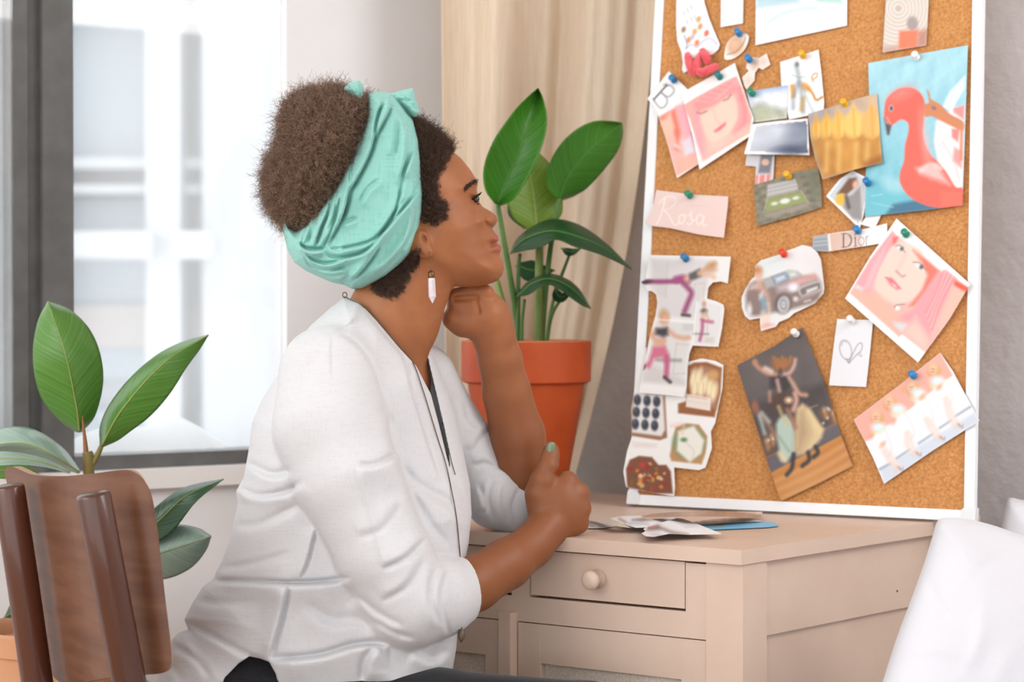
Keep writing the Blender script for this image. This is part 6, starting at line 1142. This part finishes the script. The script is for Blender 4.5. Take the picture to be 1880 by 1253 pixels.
# brow, lashes, eye
def strands(name, lines, mt, rad, parent):
    vs, fs2 = [], []
    for pth in lines:
        q = catmull([np.array(x, float) for x in pth], 4); a, b = tube([Q(*x) for x in q], [rad * (1 - .7 * i / (len(q) - 1)) for i in range(len(q))], 5); kk = len(vs); vs += a; fs2 += [tuple(i + kk for i in f) for f in b]
    return obj(name, vs, fs2, mt, parent)
def fz_(u, v, d=0):
    w = S.front(u, v); return (u, v, (w if w is not None else fw0(np.array(u), 0) + 0) - d)
bl_ = []
for i in range(230):
    s = rs.rand(); x = 851 + 25 * s; y = 349 - 16 * s + 2.2 * math.sin(s * 3.1) * -1 + rs.randn() * (2.6 - .4 * s)
    if x > 874: continue
    a = fz_(x, y, .5); b = fz_(x + 3.5 + 2 * s, y - 2.5, 1.2); bl_.append([a, ((a[0] + b[0]) / 2, (a[1] + b[1]) / 2, min(a[2], b[2]) - .8), b])
strands('eyebrow', bl_, M_brow, .00030, woman)
ew = fw0(np.array(866.), 0) - 25
M_eye = mat('eye_white', (226, 218, 208), .2, spec=.6); M_iris = mat('dark_iris', (38, 24, 18), .1, spec=.8)
def ball(name, c, r, mt, parent, sq=(1, 1, 1)):
    vs, f2 = [], []; n1, n2 = 14, 24
    for i in range(n1 + 1):
        for j in range(n2):
            th_, ph = math.pi * i / n1, 2 * math.pi * j / n2; vs.append(Q(c[0] + sq[0] * r * math.sin(th_) * math.cos(ph), c[1] + sq[1] * r * math.cos(th_), c[2] + sq[2] * r * math.sin(th_) * math.sin(ph)))
    for i in range(n1):
        for j in range(n2): f2.append((i * n2 + j, i * n2 + (j + 1) % n2, (i + 1) * n2 + (j + 1) % n2, (i + 1) * n2 + j))
    return obj(name, vs, f2, mt, parent)
sw = S.front(870, 368); sw = sw if sw is not None else 0
eye = ball('eye', (871.5, 366.5, sw + 9.5), 8.2, M_eye, woman); ball('iris', (874, 366, sw + 5.2), 6.2, M_iris, eye, (1, 1.1, 1))
ll = []
for i in range(16):
    s = i / 15; x, y = 866 + 12 * s, 365.5 - 6 * s; z = sw - 3 + 14 * s; ll.append([(x, y, z), (x + 3, y - 1.5, z - 3), (x + 5.5 + 1.5 * s, y - 5.5 - 2 * s, z - 4)])
for i in range(9):
    s = i / 8; x, y = 866 + 11 * s, 375 - 1.5 * s; z = sw - 2 + 10 * s; ll.append([(x, y, z), (x + 2.5, y + 1.5, z - 2), (x + 5, y + 1, z - 3)])
ll += [[(863, 369.5, sw - 1), (868, 365.5, sw - 3), (874, 361.5, sw + 2), (879, 359.5, sw + 8)], [(863, 370.5, sw - 1), (868, 366.5, sw - 3), (874, 362.8, sw + 1), (879, 361, sw + 7)], [(863, 371, sw - 1), (869, 373.5, sw - 1), (875, 374.5, sw + 4)]]
strands('eyelashes', ll, M_lash, .00055, woman)
# thumb nail
nw_ = S.front(1010, 824); nl_ = mat('sage_nail_polish', (116, 132, 100), .25, spec=.6)
vs, f2 = [], []; a_, b_ = 12, 10
for i in range(a_ + 1):
    for j in range(b_ + 1):
        x = -1 + 2 * j / b_; y = -1 + 2 * i / a_; k = math.sqrt(max(0, 1 - abs(y) ** 4)); uu, vv = 1010.6 + 8.6 * x * k + 1.6 * -y, 824.0 + 12.0 * y
        vs.append(Q(uu, vv, nw_ - 2.2 + 5.5 * x * x * k + 2.2 * max(0, -y) ** 2))
for i in range(a_):
    for j in range(b_): q = i * (b_ + 1) + j; f2.append((q, q + 1, q + b_ + 2, q + b_ + 1))
no = obj('thumb_nail', vs, f2, nl_, woman); so = no.modifiers.new('thickness', 'SOLIDIFY'); so.thickness = .0012; so.offset = 0
# ---------------------------------------------------------------- earring and necklace
M_gold = mat('dark_brass', (120, 84, 56), .35, metal=.8); M_quartz = mat('milky_quartz', (232, 222, 226), .18, (246, 240, 244), 120, spec=.6, trans=.3)
ew2 = S.front(790, 466); ew2 = (ew2 if ew2 is not None else -70) - 7
def ewz(v): return min(ew2, (S.front(793, min(v, 540)) or 0) - 12)
pth = [Q(790, 462, ew2 + 4), Q(787, 468, ew2), Q(789, 478, ew2), Q(790, 490, ew2), Q(791, 497, ew2 - 2)]
v_, f_ = tube(catmull([np.array(x) for x in pth], 6), .0005, 8); er = obj('earring', [Vector(x) for x in v_], f_, M_gold, woman)
cz_ = ewz(530); a0 = np.array([791.5, 497., cz_]); a1 = np.array([794., 557., cz_])
def along(t): return a0 + (a1 - a0) * t
ax = Q(*a1) - Q(*a0); L_ = ax.length
v_, f_ = lathe([(.001, 0), (.0034, .0015), (.0042, .004), (.0044, .0092), (.0041, .0098)], Q(*a0), ax, 16); obj('cap', v_, f_, M_gold, er)
v_, f_ = lathe([(.0040, .0085), (.0047, .012), (.0050, L_ * .8), (.0004, L_)], Q(*a0), ax, 6); obj('crystal', v_, f_, M_quartz, er, smooth=False)
def cord(pl, lift=4):
    q = catmull([np.array(x, float) for x in pl], 10); out = []
    for x in q:
        a, b = BF.front(*x), S.front(*x); c = [y for y in (a, b) if y is not None]; out.append([x[0], x[1], min(c) - lift if c else None])
    zs = np.array([np.nan if o[2] is None else o[2] for o in out]); k = ~np.isnan(zs); zs = np.interp(np.arange(len(zs)), np.nonzero(k)[0], zs[k])
    for _ in range(3): zs[1:-1] = np.minimum(zs[1:-1], (zs[:-2] + zs[1:-1] + zs[2:]) / 3)
    return [Q(o[0], o[1], z) for o, z in zip(out, zs)]
v_, f_ = tube([Q(633 + 4 * math.cos(a), 542 + 5 * math.sin(a), -2 + 2 * math.cos(a)) for a in np.linspace(0, 6.28, 16)], .0006, 6); obj('clasp', v_, f_, M_gold, woman)
M_cord = mat('dark_chain', (104, 90, 78), .45, metal=.4)
c1 = cord([(632, 545), (645, 551), (666, 562), (696, 592), (728, 630), (757, 664), (775, 712), (790, 760), (804, 806), (818, 850), (830, 905), (838, 950), (843, 1000), (845, 1022)])
v_, f_ = tube(c1, .0007, 8); nk = obj('necklace', v_, f_, M_cord, woman)
c2 = cord([(812, 775), (818, 800), (823, 822), (829, 848), (836, 872)], 3); v_, f_ = tube(c2, .0006, 8); obj('chain', v_, f_, M_cord, nk)
v_, f_ = lathe([(.0006, 0), (.0006, .004), (.0042, .005), (.0045, .015), (.0010, .021)], Q(848, 1150, -140), Q(846, 1185, -140) - Q(848, 1150, -140), 8); obj('pendant', v_, f_, M_cord, nk)
